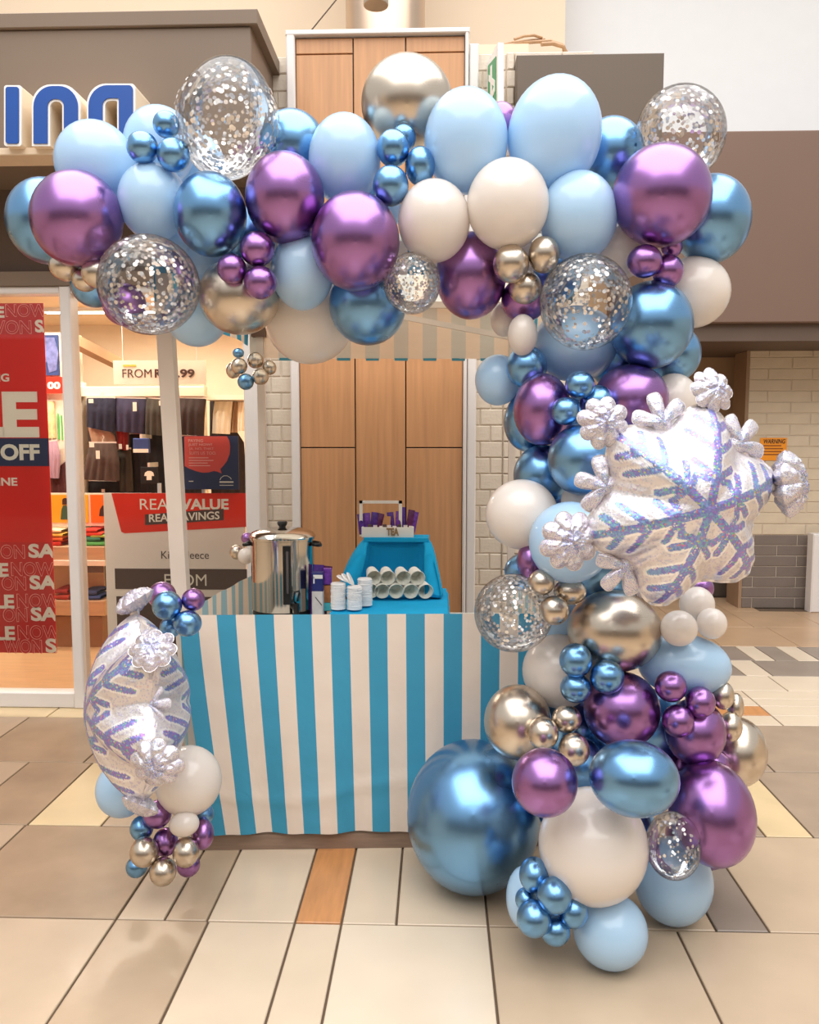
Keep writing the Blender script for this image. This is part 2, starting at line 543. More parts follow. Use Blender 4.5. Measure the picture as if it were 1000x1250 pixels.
# cables on top of the brick wall, lamp, thin wire, exit sign
M_CABLE = mat('tan_conduit', (178, 140, 104), 0.55, var=0.15, vscale=20)
cbx = thing('cable_bundle', 'bundle of tan cables lying along the top of the brick wall', 'cables', P(640, 66, 4.9))
for pts, r in (([(566, 66), (600, 58), (625, 52), (650, 49), (665, 48)], 0.008), ([(590, 64), (612, 57), (640, 52), (672, 50), (686, 55), (693, 66)], 0.010),
               ([(628, 48), (640, 44), (652, 43), (662, 46)], 0.008), ([(661, 54), (675, 53), (688, 57), (691, 68)], 0.012)):
    ps = [P(x, y, 4.9 + 0.02 * i) for i, (x, y) in enumerate(pts)]
    fine = []
    for i in range(len(ps) - 1):
        for t in (0, 0.33, 0.66):
            fine.append(ps[i].lerp(ps[i + 1], t))
    fine.append(ps[-1])
    MB().tube(fine, r, 8).build('cable', M_CABLE, cbx, smooth='auto')
lp = thing('pendant_lamp', 'dark drum pendant lamp hanging high in front of the metal column', 'lamp', P(459, 8, 6.2))
c = P(459, 7, 6.2)
MB().lathe(c, [(0.02, 0.24), (0.075, 0.22), (0.09, 0.16), (0.092, 0.01), (0.088, 0.0)], 32).build('shade', mat('lamp_silver', (190, 176, 160), 0.35, 0.8), lp, smooth='auto')
MB().lathe(c, [(0.0, 0.004), (0.084, 0.004), (0.084, 0.012), (0, 0.012)], 32).build('baffle', mat('lamp_brown', (120, 92, 66), 0.5), lp, smooth='auto')
MB().tube([c + Vector((0, 0, 0.22)), c + Vector((0, 0, 4.2))], 0.008, 8).build('rod', M_BLACK, lp)
o = MB().tube([P(376, 42, 6.5), P(412, -2, 6.5), P(470, -75, 6.5)], 0.005, 6).build('stay_wire', M_FASCIADARK)
tag(o, 'thin dark wire slanting up above the timber panel', 'wire')
es = thing('exit_sign', 'green and white emergency exit sign projecting from the brick wall edge-on', 'sign', P(609, 130, 4.6))
a0, a1, b0, b1 = P(615, 52, 4.40), P(615, 140, 4.40), P(601, 78, 4.74), P(601, 136, 4.74)


def slab(name, pa0, pa1, pb0, pb1, off, th, m, par):
    n = Vector((pa0 - pb0)).cross(Vector((0, 0, 1))).normalized()
    if n.x > 0:
        n = -n
    q = [pa0, pa1, pb1, pb0]
    v = [p + n * (off + th) for p in q] + [p + n * off for p in q]
    return MB().add(v, [(0, 1, 2, 3), (7, 6, 5, 4), (0, 4, 5, 1), (1, 5, 6, 2), (2, 6, 7, 3), (3, 7, 4, 0)]).build(name, m, par)


def bil(s, t):
    return a0.lerp(b0, s).lerp(a1.lerp(b1, s), t)


slab('board', a0, a1, b0, b1, 0, 0.03, M_WHITE, es)
MG = mat('exit_green', (46, 150, 92), 0.4, var=0.03)
slab('green_field', bil(.12, .16), bil(.12, .94), bil(.86, .1), bil(.86, .94), 0.03, 0.003, MG, es)
slab('arrow_stroke', bil(.2, .5), bil(.2, .6), bil(.75, .3), bil(.75, .42), 0.033, 0.002, M_WHITE, es)
slab('arrow_stroke', bil(.2, .55), bil(.2, .66), bil(.75, .8), bil(.75, .92), 0.033, 0.002, M_WHITE, es)
slab('arrow_stroke', bil(.45, .2), bil(.45, .9), bil(.6, .2), bil(.6, .9), 0.033, 0.002, M_WHITE, es)
MB().bar(bil(.9, .2), bil(.9, .2) + Vector((0, 0.1, 0)), 0.02, 0.02).build('bracket', M_ALU, es)
# ------------------------------------------------------------------ shop front
FY = 4.20
xr_f = P(307, 100, FY).x
fa = thing('wall_shop_fascia', 'big brown box fascia with sign letters above the clothing shop', 'fascia', (-3, FY, 2.9), kind='structure')
ztp = P(200, 34, FY).z
zbt = P(40, 191, FY).z
MB().cbox(-7, xr_f, FY, SHOP_Y + 0.3, zbt, ztp, 0.004).build('face', M_FASCIA, fa)
MB().cbox(-7, P(315, 15, FY).x, FY - 0.02, SHOP_Y + 0.3, ztp + 0.002, P(200, 15, FY).z, 0.004).build('cap', M_FASCIA, fa)
MB().cbox(-7, P(72, 185, FY - 0.2).x + 0.5, FY - 0.16, FY, P(40, 189, FY - .16).z, P(40, 180, FY - .16).z, 0.004).build('letter_rail', mat('cream_rail', (226, 204, 176), 0.5), fa)
zft = P(40, 351, SHOP_Y).z
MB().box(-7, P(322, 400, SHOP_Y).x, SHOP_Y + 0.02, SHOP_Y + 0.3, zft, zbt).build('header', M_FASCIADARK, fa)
MB().box(-7, P(322, 400, SHOP_Y).x, SHOP_Y - 0.06, SHOP_Y + 0.02, zft, P(40, 334, SHOP_Y).z).build('header_rail', M_FASCIA, fa)

# sign letters
M_SIGNBLUE = mat('sign_blue', (24, 76, 158), 0.35, var=0.03)
M_SIGNSIDE = mat('sign_cream_side', (240, 222, 196), 0.5)
LY = FY - 0.20


def arch_poly(x0, x1, ytop, ybot, th, square_right=False, grow=0.0):
    """outline of an arch letter in pixel coordinates"""
    pts = []
    R = (x1 - x0) * 0.5
    rr = 5 if square_right else R * 0.85
    R = R * 0.85
    n = 8
    x0 -= grow; x1 += grow; ytop -= grow; ybot += grow
    pts.append((x0, ybot))
    for i in range(n + 1):
        a = PI - i / n * PI / 2
        pts.append((x0 + R + R * math.cos(a), ytop + R * 1.1 - R * 1.1 * math.sin(a)))
    for i in range(n + 1):
        a = PI / 2 - i / n * PI / 2
        pts.append((x1 - rr + rr * math.cos(a), ytop + rr * 1.1 - rr * 1.1 * math.sin(a)))
    pts.append((x1, ybot))
    t = th + 2 * grow
    ix0, ix1, iy = x0 + t, x1 - t, ytop + th * 0.92 + 2 * grow
    r2 = min((ix1 - ix0) * 0.45, 9)
    pts.append((ix1, ybot))
    r3 = 2 if square_right else r2
    for i in range(n + 1):
        a = i / n * PI / 2
        pts.append((ix1 - r3 + r3 * math.cos(a), iy + r3 - r3 * math.sin(a)))
    for i in range(n + 1):
        a = PI / 2 + i / n * PI / 2
        pts.append((ix0 + r2 + r2 * math.cos(a), iy + r2 - r2 * math.sin(a)))
    pts.append((ix0, ybot))
    return pts


def bar_poly(x0, x1, y0, y1, r=4, grow=0.0):
    x0 -= grow; x1 += grow; y0 -= grow; y1 += grow
    pts = []
    for cx, cy, s in ((x0 + r, y1 - r, 180), (x0 + r, y0 + r, 90), (x1 - r, y0 + r, 0), (x1 - r, y1 - r, -90)):
        for i in range(5):
            a = math.radians(s + (90 if s in (180,) else 90) - i * 22.5)
            pts.append((cx + r * math.cos(a), cy - r * math.sin(a)))
    return pts


def letter(nm, label, fn):
    base = fn(0.0)
    c = P(sum(p[0] for p in base) / len(base), 178, LY)
    t = thing(nm, label, 'sign letter', c, 'shop sign letters')
    for part, grow, ya, yb, m in (('side', 2.6, LY + 0.004, FY, M_SIGNSIDE), ('rim', 2.6, LY - 0.004, LY + 0.004, M_WHITE), ('face', 0.0, LY - 0.010, LY - 0.004, M_SIGNBLUE)):
        poly = [(P(x, y, LY).x, P(x, y, LY).z) for x, y in fn(grow)]
        o = MB().prism(poly, ya, yb).build(part, m, t)
    return t


letter('sign_letter', 'straight blue sign letter nearest the picture edge on the brown fascia', lambda g_: bar_poly(8, 24, 107, 176, 3, g_))
letter('sign_letter', 'rounded blue arch sign letter in the middle of the fascia lettering', lambda g_: arch_poly(42, 96, 106, 176, 17, False, g_))
letter('sign_letter', 'blue sign letter with square top corner, partly behind light blue balloons', lambda g_: arch_poly(109, 163, 105, 186, 17, True, g_))

# glazing frame
sf = thing('window_1', 'white aluminium shop window frame with large glass panes', 'shop window', (-2.2, SHOP_Y, 0), kind='structure')
zsill = P(45, 843, SHOP_Y).z
zhead = P(45, 360, SHOP_Y).z


def lean(pxt, pxb):
    return (P(pxt, 355, SHOP_Y).x + P(pxb, 850, SHOP_Y).x) / 2


fr = []
xm0, xm1 = lean(78, 93), lean(88, 108)
xe0, xe1 = P(302, 600, SHOP_Y).x, P(319, 600, SHOP_Y).x
for (a, b, dy) in ((-7, -6.9, 0), (xm0, xm1, 0), (xe0, xe1, 0)):
    MB().cbox(a, b, SHOP_Y - 0.05, SHOP_Y + 0.06, 0.0, zft, 0.006).build('mullion', M_ALU, sf)
MB().cbox(xe1 + 0.004, xe1 + 0.03, SHOP_Y - 0.02, SHOP_Y + 0.06, 0.0, zft, 0.004).build('mullion', M_ALU, sf)
for (a, b) in ((-6.9, xm0), (xm1, xe0)):
    MB().cbox(a, b, SHOP_Y - 0.04, SHOP_Y + 0.05, 0.0, zsill, 0.006).build('bottom_rail', M_ALU, sf)
    MB().cbox(a, b, SHOP_Y - 0.04, SHOP_Y + 0.05, zhead, zft, 0.006).build('top_rail', M_ALU, sf)


def glass_mat(name, tint, refl):
    m = bpy.data.materials.new(name)
    m.use_nodes = True
    nt = m.node_tree
    nt.nodes.clear()
    out = nt.nodes.new('ShaderNodeOutputMaterial')
    mix = nt.nodes.new('ShaderNodeMixShader')
    tr = nt.nodes.new('ShaderNodeBsdfTransparent')
    tr.inputs[0].default_value = (*tint, 1)
    gl = nt.nodes.new('ShaderNodeBsdfGlossy')
    gl.inputs['Roughness'].default_value = 0.02
    lw = nt.nodes.new('ShaderNodeFresnel')
    lw.inputs[0].default_value = 1.45
    mt = nt.nodes.new('ShaderNodeMath')
    mt.operation = 'MULTIPLY'
    mt.inputs[1].default_value = refl
    nz = nt.nodes.new('ShaderNodeTexNoise')
    nz.inputs['Scale'].default_value = 1.5
    nt.links.new(nz.outputs['Fac'], gl.inputs['Roughness'])
    mr = nt.nodes.new('ShaderNodeMapRange')
    mr.inputs['To Min'].default_value = 0.01
    mr.inputs['To Max'].default_value = 0.05
    nt.links.new(nz.outputs['Fac'], mr.inputs['Value'])
    nt.links.new(mr.outputs[0], gl.inputs['Roughness'])
    nt.links.new(lw.outputs[0], mt.inputs[0])
    nt.links.new(mt.outputs[0], mix.inputs[0])
    nt.links.new(tr.outputs[0], mix.inputs[1])
    nt.links.new(gl.outputs[0], mix.inputs[2])
    nt.links.new(mix.outputs[0], out.inputs[0])
    return m


M_GLASS = glass_mat('window_glass', (0.97, 0.98, 0.97), 0.9)
for (a, b) in ((-6.9, xm0), (xm1, xe0)):
    MB().add([(a, SHOP_Y, zsill), (b, SHOP_Y, zsill), (b, SHOP_Y, zhead), (a, SHOP_Y, zhead)], [(0, 1, 2, 3)]).build('pane', M_GLASS, sf, fix=False)

# shop interior shell
M_INT = mat('shop_wall_cream', (236, 216, 188), 0.7, var=0.03)
SB = 8.4
CZ = 2.75
xs = P(322, 546, WALL_Y).x
o = MB().box(-7, xs, SHOP_Y + 0.06, SB, 0.0, 0.012).build('floor_shop', mat('shop_floor_wood', (200, 164, 120), 0.35, var=0.1, vscale=3, stretch=(1, 8, 1)))
tag(o, 'honey coloured floor inside the clothing shop', 'floor', kind='structure')
o = MB().box(-7, xs, SHOP_Y + 0.31, SB, CZ, CZ + 0.1).build('ceiling_shop', mat('shop_ceiling', (238, 212, 178), 0.8, var=0.03))
tag(o, 'pale ceiling inside the clothing shop', 'ceiling', kind='structure')
o = MB().box(-7, xs, SB, SB + 0.1, 0, CZ).build('wall_shop_rear', M_INT)
tag(o, 'cream rear wall inside the clothing shop', 'wall', kind='structure')
o = MB().box(xs, xs + 0.05, SHOP_Y + 0.3, SB, 0, CZ).build('wall_shop_side', M_INT)
tag(o, 'cream side wall inside the clothing shop', 'wall', kind='structure')
o = MB().box(-7.1, -7, SHOP_Y + 0.06, SB, 0, CZ).build('wall_shop_far_side', M_INT)
tag(o, 'cream far side wall inside the clothing shop', 'wall', kind='structure')
# shop lighting: ceiling tubes
for k, (x, y, L, lab) in enumerate(((-2.4, 6.1, 1.8, 'bright linear ceiling light over the hanging shorts'), (-3.6, 5.4, 1.6, 'bright linear ceiling light near the sale poster'), (-2.6, 7.3, 1.8, 'bright linear ceiling light at the rear of the shop'))):
    t = thing('ceiling_light', lab, 'ceiling light', (x, y, CZ - 0.05), 'shop ceiling lights')
    MB().box(x - L / 2, x + L / 2, y - 0.05, y + 0.05, CZ - 0.035, CZ).build('housing', M_ALU, t)
    MB().box(x - L / 2 + 0.02, x + L / 2 - 0.02, y - 0.03, y + 0.03, CZ - 0.045, CZ - 0.035).build('tube', mat('shop_tube_light', (255, 240, 215), 0.5, emit=8.0), t)
    area('shop_lamp', (x, y, CZ - 0.06), (L, 0.3), 36, (1.0, 0.91, 0.80))
o = MB().bar(P(90, 416, 6.3), P(160, 452, 7.6), 0.09, 0.08).build('ceiling_beam', mat('beam_tan', (178, 132, 92), 0.6))
tag(o, 'tan ceiling beam running back above the hanging shorts', 'beam', kind='structure')

# ------------------------------------------------------------------ posters on the glass
PY = SHOP_Y + 0.012
M_RED = mat('poster_red', (224, 40, 30), 0.45, var=0.05, vscale=2)
M_REDD = mat('poster_deep_red', (206, 40, 36), 0.45, var=0.05, vscale=2)
M_NAVY = mat('poster_navy', (44, 54, 88), 0.45, var=0.04)
M_BEIGE = mat('poster_ivory', (244, 234, 214), 0.5, var=0.03)
M_PINKLINE = mat('poster_outline_pink', (250, 176, 160), 0.5)
sp = thing('sale_poster', 'tall red SALE poster with navy OFF band on the shop window', 'poster', P(30, 797, PY))
xp = (P(53, 370, PY).x + P(69, 797, PY).x) / 2
zt_, zb_ = P(45, 370, PY).z, P(50, 797, PY).z
x_l = -3.4


def poster_strip(name, m, ya, yb, y0=PY, th=0.004):
    return MB().box(x_l, xp, y0, y0 + th, P(45, yb, y0).z, P(45, ya, y0).z).build(name, m, sp)


poster_strip('sheet', M_RED, 370, 797)
poster_strip('top_band', M_REDD, 370, 408, PY - 0.001, 0.001)
poster_strip('lower_band', M_REDD, 662, 797, PY - 0.001, 0.001)
poster_strip('navy_band', M_NAVY, 535, 569, PY - 0.0012, 0.0012)


def ptext(name, s, px0, px1, pyb, pyt, m, bold=0.0, outline=False, clip=xp, par=sp, y=PY - 0.0015, **kw):
    if outline:
        ptext(name, s, px0, px1, pyb, pyt, m, 0.028, False, clip, par, y, **kw)
        return ptext('letter_fill', s, px0 + 0.7, px1 - 0.7, pyb - 0.7, pyt + 0.7, M_REDD, 0.004, False, clip, par, y - 0.001, **kw)
    a, b = P(px0, pyb, y), P(px1, pyt, y)
    return text(name, s, a.x, b.x, a.z, b.z, y, m, par, bold, outline, clip=clip, th=0.0008, **kw)


ptext('letters', 'LE', -40, 46, 534, 478, M_BEIGE, 0.045)
ptext('letters', 'OFF', 1, 48, 562, 542, M_BEIGE, 0.04)
ptext('letters', 'NG', -10, 11, 466, 456, M_BEIGE, 0.03)
ptext('letters', 'ONLINE', -36, 21, 593, 583, M_BEIGE, 0.03)
rows = [(388, 371, 'E', 'NOW', -8, 5, 8, 56), (407, 391, None, 'ON', 0, 0, 7, 38)]
ptext('letters', 'E', -8, 5, 388, 374, M_BEIGE, 0.04)
ptext('outline_letters', 'NOW', 7, 58, 387, 371, M_PINKLINE, outline=True)
ptext('outline_letters', 'WON', -16, 38, 408, 391, M_PINKLINE, outline=True)
ptext('letters', 'SALE', 43, 88, 406, 390, M_BEIGE, 0.04)
yy = 682
for k in range(7):
    y0_ = 682 + k * 19.3
    if k % 2 == 0:
        sh = [0, 0, 1.5, 0, 3, 0, 21][k]
        ptext('outline_letters', 'ON' if k < 6 else 'WON', 1 + sh - (17 if k == 6 else 0), 30 + sh, y0_ - 0, y0_ - 17, M_PINKLINE, outline=True)
        ptext('letters', 'SALE', 35 + sh, 95 + sh, y0_ - 1, y0_ - 18, M_BEIGE, 0.04)
    else:
        sh = [0, 0, 0, 7, 0, 8, 0][k]
        ptext('letters', 'LE', -14 + sh, 10 + sh, y0_ + 3, y0_ - 14, M_BEIGE, 0.04)
        ptext('outline_letters', 'NOW', 14 + sh, 66 + sh, y0_ + 2, y0_ - 15, M_PINKLINE, outline=True)

# value poster (free standing board behind the second pane)
VY = SHOP_Y + 0.075
vp = thing('value_poster', 'white and red price board reading REAL VALUE behind the glass', 'poster', P(210, 850, VY))
pxbox('board', M_BEIGE if False else mat('board_white', (252, 236, 220), 0.5, var=0.02), vp, 126, 602, 303, 856, VY, VY + 0.02)


def pxpoly(name, m, par, pts, y0, th):
    return MB().prism([(P(x, y, y0).x, P(x, y, y0).z) for x, y in pts], y0, y0 + th).build(name, m, par)


M_VRED = mat('value_red', (236, 44, 18), 0.4, var=0.04, vscale=2)
M_VDARK = mat('value_brown', (84, 62, 54), 0.5, var=0.03)
pxpoly('red_banner', M_VRED, vp, [(136, 602), (302, 602), (302, 643), (152, 651), (148, 649)], VY - 0.003, 0.003)
pxpoly('dark_tag', M_VDARK, vp, [(177, 628), (273, 621), (273, 635), (177, 641)], VY - 0.005, 0.002)
kw = dict(clip=None, par=vp)
ptext('letters', 'REAL', 171, 215, 622, 609, M_BEIGE, 0.0, y=VY - 0.004, **kw)
ptext('letters', 'VALUE', 221, 279, 622, 609, M_BEIGE, 0.035, y=VY - 0.004, **kw)
ptext('letters', 'REAL SAVINGS', 182, 268, 637.5, 628, M_BEIGE, 0.02, y=VY - 0.006, slope=0.045, **kw)
ptext('letters', 'Kids Fleece', 197, 255, 682, 673, M_VDARK, 0.0, y=VY - 0.001, **kw)
pxbox('price_band', M_VDARK, vp, 140, 694, 303, 720, VY - 0.003, VY)
ptext('letters', 'FROM', 201, 252, 715, 701, M_BEIGE, 0.0, y=VY - 0.004, **kw)
pxbox('price_field', M_VDARK, vp, 142, 728, 303, 860, VY - 0.003, VY)
pxbox('figure_stroke', M_BEIGE, vp, 153, 735, 160, 742, VY - 0.005, VY - 0.003)
for x0 in (192, 246):
    pxbox('stand_post', M_ALU, vp, x0, 590, x0 + 4, 602, VY, VY + 0.02)

# payment poster
QY = SHOP_Y + 0.02
pp = thing('payment_poster', 'small navy poster with coral speech bubble stuck on the window', 'poster', P(257, 597, QY))
pxbox('sheet', M_NAVY, pp, 224, 532, 292, 597.5, QY, QY + 0.004)
bub = [(225, 532.5), (277, 532.5), (280, 538), (281, 545), (280.5, 554), (277, 563), (272, 569.5), (269, 572.5), (270.5, 578), (265, 575.6), (261, 575), (254, 576.8), (247, 577), (239, 575), (231, 572), (225.5, 569)]
pxpoly('speech_bubble', mat('coral', (228, 84, 72), 0.45, var=0.03), pp, bub, QY - 0.002, 0.002)
kw = dict(clip=None, par=pp, y=QY - 0.003)
MSB = mat('pale_pink_ink', (244, 176, 160), 0.5)
ptext('letters', 'PAYING', 230, 248, 539.8, 536, MSB, 0.02, **kw)
ptext('letters', 'JUST NOW?', 230, 259, 545, 541.2, MSB, 0.02, **kw)
ptext('letters', 'JA, NO, THAT', 231, 261, 550, 546.3, MSB, 0.0, **kw)
ptext('letters', 'SUITS US TOO.', 231, 264, 555, 551.3, MSB, 0.0, **kw)
for k, wd in enumerate((24, 30, 23, 26)):
    pxbox('text_line', MSB, pp, 230.5, 558.3 + 3.2 * k, 230.5 + wd, 559.4 + 3.2 * k, QY - 0.003, QY - 0.002)
MB().tube([P(x, y, QY - 0.002) for x, y in ((268.5, 586), (270, 583), (273.5, 580.8), (277.5, 580.8), (281, 583), (282.5, 585))], 0.0018, 6).build('arc_mark', M_BEIGE, pp)
pxbox('text_line', M_BEIGE, pp, 268, 587.5, 285, 589.3, QY - 0.002, QY)
pxbox('text_line', M_BEIGE, pp, 268, 592, 285, 592.8, QY - 0.002, QY)
pxbox('text_line', M_BEIGE, pp, 230.5, 587, 236, 588, QY - 0.002, QY)

# ------------------------------------------------------------------ clothing rack and stock inside the shop
RKY = 6.3
rk = thing('clothing_rack', 'white framed clothing wall rack full of dark shorts in the shop', 'rack', P(190, 640, RKY))
M_RACK = mat('rack_white', (240, 226, 200), 0.5, var=0.02)
pxbox('upright', M_RACK, rk, 97, 466, 105, 720, RKY - 0.02, RKY + 0.1, 0.004)
pxbox('upright', M_RACK, rk, 248, 470, 254, 720, RKY + 0.12, RKY + 0.2, 0.004)
pxbox('top_rail', M_RACK, rk, 97, 472, 250, 484, RKY - 0.01, RKY + 0.06, 0.004)
pxbox('rear_panel', mat('rack_rear_dark', (60, 44, 38), 0.7), rk, 103, 478, 252, 720, RKY + 0.2, RKY + 0.24)
pxbox('arm', M_RACK, rk, 250, 482, 310, 488, RKY + 0.2, RKY + 0.46)
fs_ = thing('price_sign', 'hanging white price sign reading FROM above the hanging shorts', 'sign', P(194, 470, RKY - 0.15))
pxbox('board', mat('sign_ivory', (248, 238, 214), 0.5, emit=0.0), fs_, 138, 440, 251.5, 469, RKY - 0.16, RKY - 0.14)
kw = dict(clip=None, par=fs_, y=RKY - 0.162)
ptext('letters', 'FROM', 149.5, 185, 461, 450.5, M_VDARK, 0.0, **kw)
ptext('letters', 'R', 189, 197, 461, 450.5, M_VDARK, 0.035, **kw)
ptext('letters', '9.99', 207, 237.5, 461, 450.5, M_VDARK, 0.035, **kw)
pxbox('tag_line', mat('olive_ink', (206, 200, 90), 0.5), fs_, 150, 445, 166, 447.5, RKY - 0.163, RKY - 0.16)
for x0 in (150, 240):
    MB().tube([P(x0, 441, RKY - .15), P(x0, 441, RKY - .15) + Vector((0, 0, 0.7))], 0.002, 6).build('hanging_wire', M_ALU, fs_)

CLOTH = {
    'navy': mat('cloth_navy', (34, 34, 52), 0.9, var=0.25, vscale=12, bump=0.4, bscale=25),
    'black': mat('cloth_black', (26, 23, 24), 0.9, var=0.25, vscale=12, bump=0.4, bscale=25),
    'brown': mat('cloth_brown', (78, 62, 52), 0.9, var=0.15, vscale=12, bump=0.4, bscale=25),
    'olive': mat('cloth_olive', (66, 60, 50), 0.9, var=0.15, vscale=12, bump=0.4, bscale=25),
    'red': mat('cloth_red', (140, 36, 30), 0.9, var=0.2, vscale=12, bump=0.4, bscale=25),
    'white': mat('cloth_white', (238, 222, 196), 0.9, var=0.05, bump=0.4, bscale=25),
    'tan': mat('cloth_tan', (186, 150, 118), 0.9, var=0.1, bump=0.4, bscale=25),
    'lilac': mat('cloth_lilac', (186, 150, 164), 0.9, var=0.08, bump=0.4, bscale=25),
    'orange': mat('cloth_orange', (226, 96, 36), 0.9, var=0.2, bump=0.4, bscale=25),
    'green': mat('cloth_green', (92, 178, 92), 0.9, var=0.25, bump=0.4, bscale=25),
    'blue': mat('cloth_blue', (52, 70, 120), 0.9, var=0.25, bump=0.4, bscale=25),
    'denim': mat('cloth_denim', (112, 118, 168), 0.9, var=0.35, vscale=20, bump=0.4, bscale=25),
    'yellow': mat('cloth_yellow', (238, 196, 90), 0.9, var=0.1, bump=0.4, bscale=25),
}
M_TAG = mat('paper_tag', (246, 236, 214), 0.6)
M_HANGER = mat('clear_hanger', (226, 214, 196), 0.3)


def puff(pts, y0, depth, seed=0, folds=5, amp=0.25):
    """soft garment: outline in pixels, quilted grid between outline rows, front bulges"""
    mb = MB()
    rng = random.Random(seed)
    ph = rng.uniform(0, 6)
    return pts, y0, depth, ph


def garment(nm, label, cat, rowsL, rowsR, y0, depth, m, seed=0, folds=5, grp=None, tags=(), hanger=True):
    """rowsL / rowsR: matching lists of pixel points down the left and right outline"""
    t = thing(nm, label, cat, P((rowsL[-1][0] + rowsR[-1][0]) / 2, rowsL[-1][1], y0), grp)
    ph = seed * 1.7
    nu = 22
    nv = (len(rowsL) - 1) * 5

    def pt(s, tt, sgn):
        k = min(int(tt * (len(rowsL) - 1)), len(rowsL) - 2)
        f_ = tt * (len(rowsL) - 1) - k
        lx = rowsL[k][0] * (1 - f_) + rowsL[k + 1][0] * f_
        ly = rowsL[k][1] * (1 - f_) + rowsL[k + 1][1] * f_
        rx_ = rowsR[k][0] * (1 - f_) + rowsR[k + 1][0] * f_
        ry_ = rowsR[k][1] * (1 - f_) + rowsR[k + 1][1] * f_
        p = P(lx + (rx_ - lx) * s, ly + (ry_ - ly) * s, y0)
        e = math.sqrt(max(0, 1 - (2 * s - 1) ** 2)) * (0.45 + 0.55 * min(1, tt * 2.5))
        fold = 1 + 0.28 * math.sin(folds * 2 * PI * s + ph) * (0.3 + 0.7 * tt)
        p.y += -sgn * depth * 0.5 * e * fold
        return p
    mb = MB()
    mb.grid(lambda s, q: pt(s, q, 1), nu, nv)
    mb.grid(lambda s, q: pt(s, q, -1), nu, nv)
    mb.uv = None
    body = mb.build('body', m, t, smooth=True, fix=False)
    a, b = P(rowsL[0][0], rowsL[0][1], y0), P(rowsR[0][0], rowsR[0][1], y0)
    if hanger:
        mb2 = MB().bar(a + Vector((0, 0, 0.005)), b + Vector((0, 0, 0.005)), 0.012, 0.014)
        c = (a + b) / 2
        mb2.tube([c, c + Vector((0, 0, 0.03)), c + Vector((0.012, 0, 0.045)), c + Vector((0, 0, 0.06))], 0.003, 6)
        mb2.build('hanger', M_HANGER, t)
    for (tx, ty, tw, thh) in tags:
        pa, pb = P(tx, ty, y0 - depth * 0.75), P(tx + tw, ty + thh, y0 - depth * 0.75)
        MB().box(pa.x, pb.x, pa.y - 0.002, pa.y + 0.001, pb.z, pa.z).build('price_tag', M_TAG, t)
    return t


GR = 'garments on the shop rack'
garment('hanging_shorts', 'navy shorts hanging at the corner of the white rack', 'shorts', [(106, 486), (106, 505), (106, 521)], [(141, 486), (141, 508), (140, 528)], RKY - 0.02, 0.08, CLOTH['navy'], 1, 4, GR, [(108, 487, 6, 5)])
garment('hanging_shorts', 'dark indigo shorts with a price tag in the rack middle', 'shorts', [(139, 486), (140, 505), (141, 526)], [(181, 487), (179, 508), (177, 530)], RKY + 0.0, 0.08, mat('cloth_indigo', (50, 44, 66), 0.9, var=0.2, vscale=12, bump=0.4), 2, 4, GR, [(162, 491, 5, 11)])
garment('hanging_shorts', 'olive shorts hanging just left of the pale stall post', 'shorts', [(178, 486), (177, 505), (177, 530)], [(200, 488), (200, 508), (199, 532)], RKY + 0.0, 0.07, CLOTH['olive'], 3, 3, GR, [(194, 489, 5, 6)])
garment('hanging_shorts', 'dark brown shorts hanging just right of the pale stall post', 'shorts', [(216, 486), (214, 505), (213, 527)], [(252, 487), (250, 508), (249, 533)], RKY + 0.0, 0.08, mat('cloth_espresso', (58, 44, 40), 0.9, var=0.2, vscale=12, bump=0.4), 4, 4, GR)
garment('hanging_blouse', 'beige folded top hanging above the brown skirt', 'top', [(107, 520), (109, 528), (112, 540)], [(135, 526), (140, 532), (142, 541)], RKY + 0.02, 0.06, CLOTH['tan'], 5, 3, GR)
garment('hanging_skirt', 'flared dark brown skirt with two price tags on the rack', 'skirt', [(109, 541), (104, 565), (99, 585)], [(142, 541), (146, 565), (146, 587)], RKY - 0.06, 0.1, CLOTH['brown'], 6, 5, GR, [(109, 540, 6, 6), (117, 550, 5, 10)])
garment('hanging_blouse', 'dark red top hanging in the middle of the rack', 'top', [(141, 520), (143, 535), (144, 548)], [(157, 520), (157, 535), (156, 550)], RKY + 0.04, 0.06, CLOTH['red'], 7, 3, GR, [(145, 542, 4, 6), (154, 543, 3, 6)])
garment('hanging_trousers', 'long olive trousers hanging under the dark red top', 'trousers', [(143, 550), (142, 575), (142, 600)], [(160, 548), (162, 575), (163, 600)], RKY + 0.06, 0.06, CLOTH['olive'], 8, 3, GR)
garment('hanging_shorts', 'black shorts under the flared brown skirt', 'shorts', [(108, 587), (108, 596), (108, 620)], [(150, 588), (150, 598), (150, 620)], RKY + 0.05, 0.06, CLOTH['black'], 9, 4, GR, [(124, 597, 4, 4)])
garment('hanging_trousers', 'black trousers hanging behind the underwear packets', 'trousers', [(158, 530), (160, 560), (160, 602)], [(206, 530), (208, 560), (208, 602)], RKY + 0.12, 0.08, CLOTH['black'], 10, 5, GR)
garment('hanging_trousers', 'black trousers hanging beside the navy window poster', 'trousers', [(212, 532), (213, 560), (214, 602)], [(246, 534), (247, 560), (247, 602)], RKY + 0.12, 0.08, mat('cloth_charcoal', (38, 33, 33), 0.9, var=0.2, vscale=12, bump=0.4), 11, 4, GR)
garment('hanging_shirt', 'white shirt hanging above the navy window poster', 'shirt', [(262, 490), (260, 505), (259, 529)], [(284, 490), (283, 505), (281, 530)], RKY + 0.3, 0.09, CLOTH['white'], 12, 3, GR)
garment('hanging_shirt', 'tan sided shirt tucked behind the white shirt', 'shirt', [(281, 491), (280, 505), (279, 528)], [(292, 491), (291, 505), (290, 528)], RKY + 0.36, 0.09, CLOTH['tan'], 13, 3, GR)
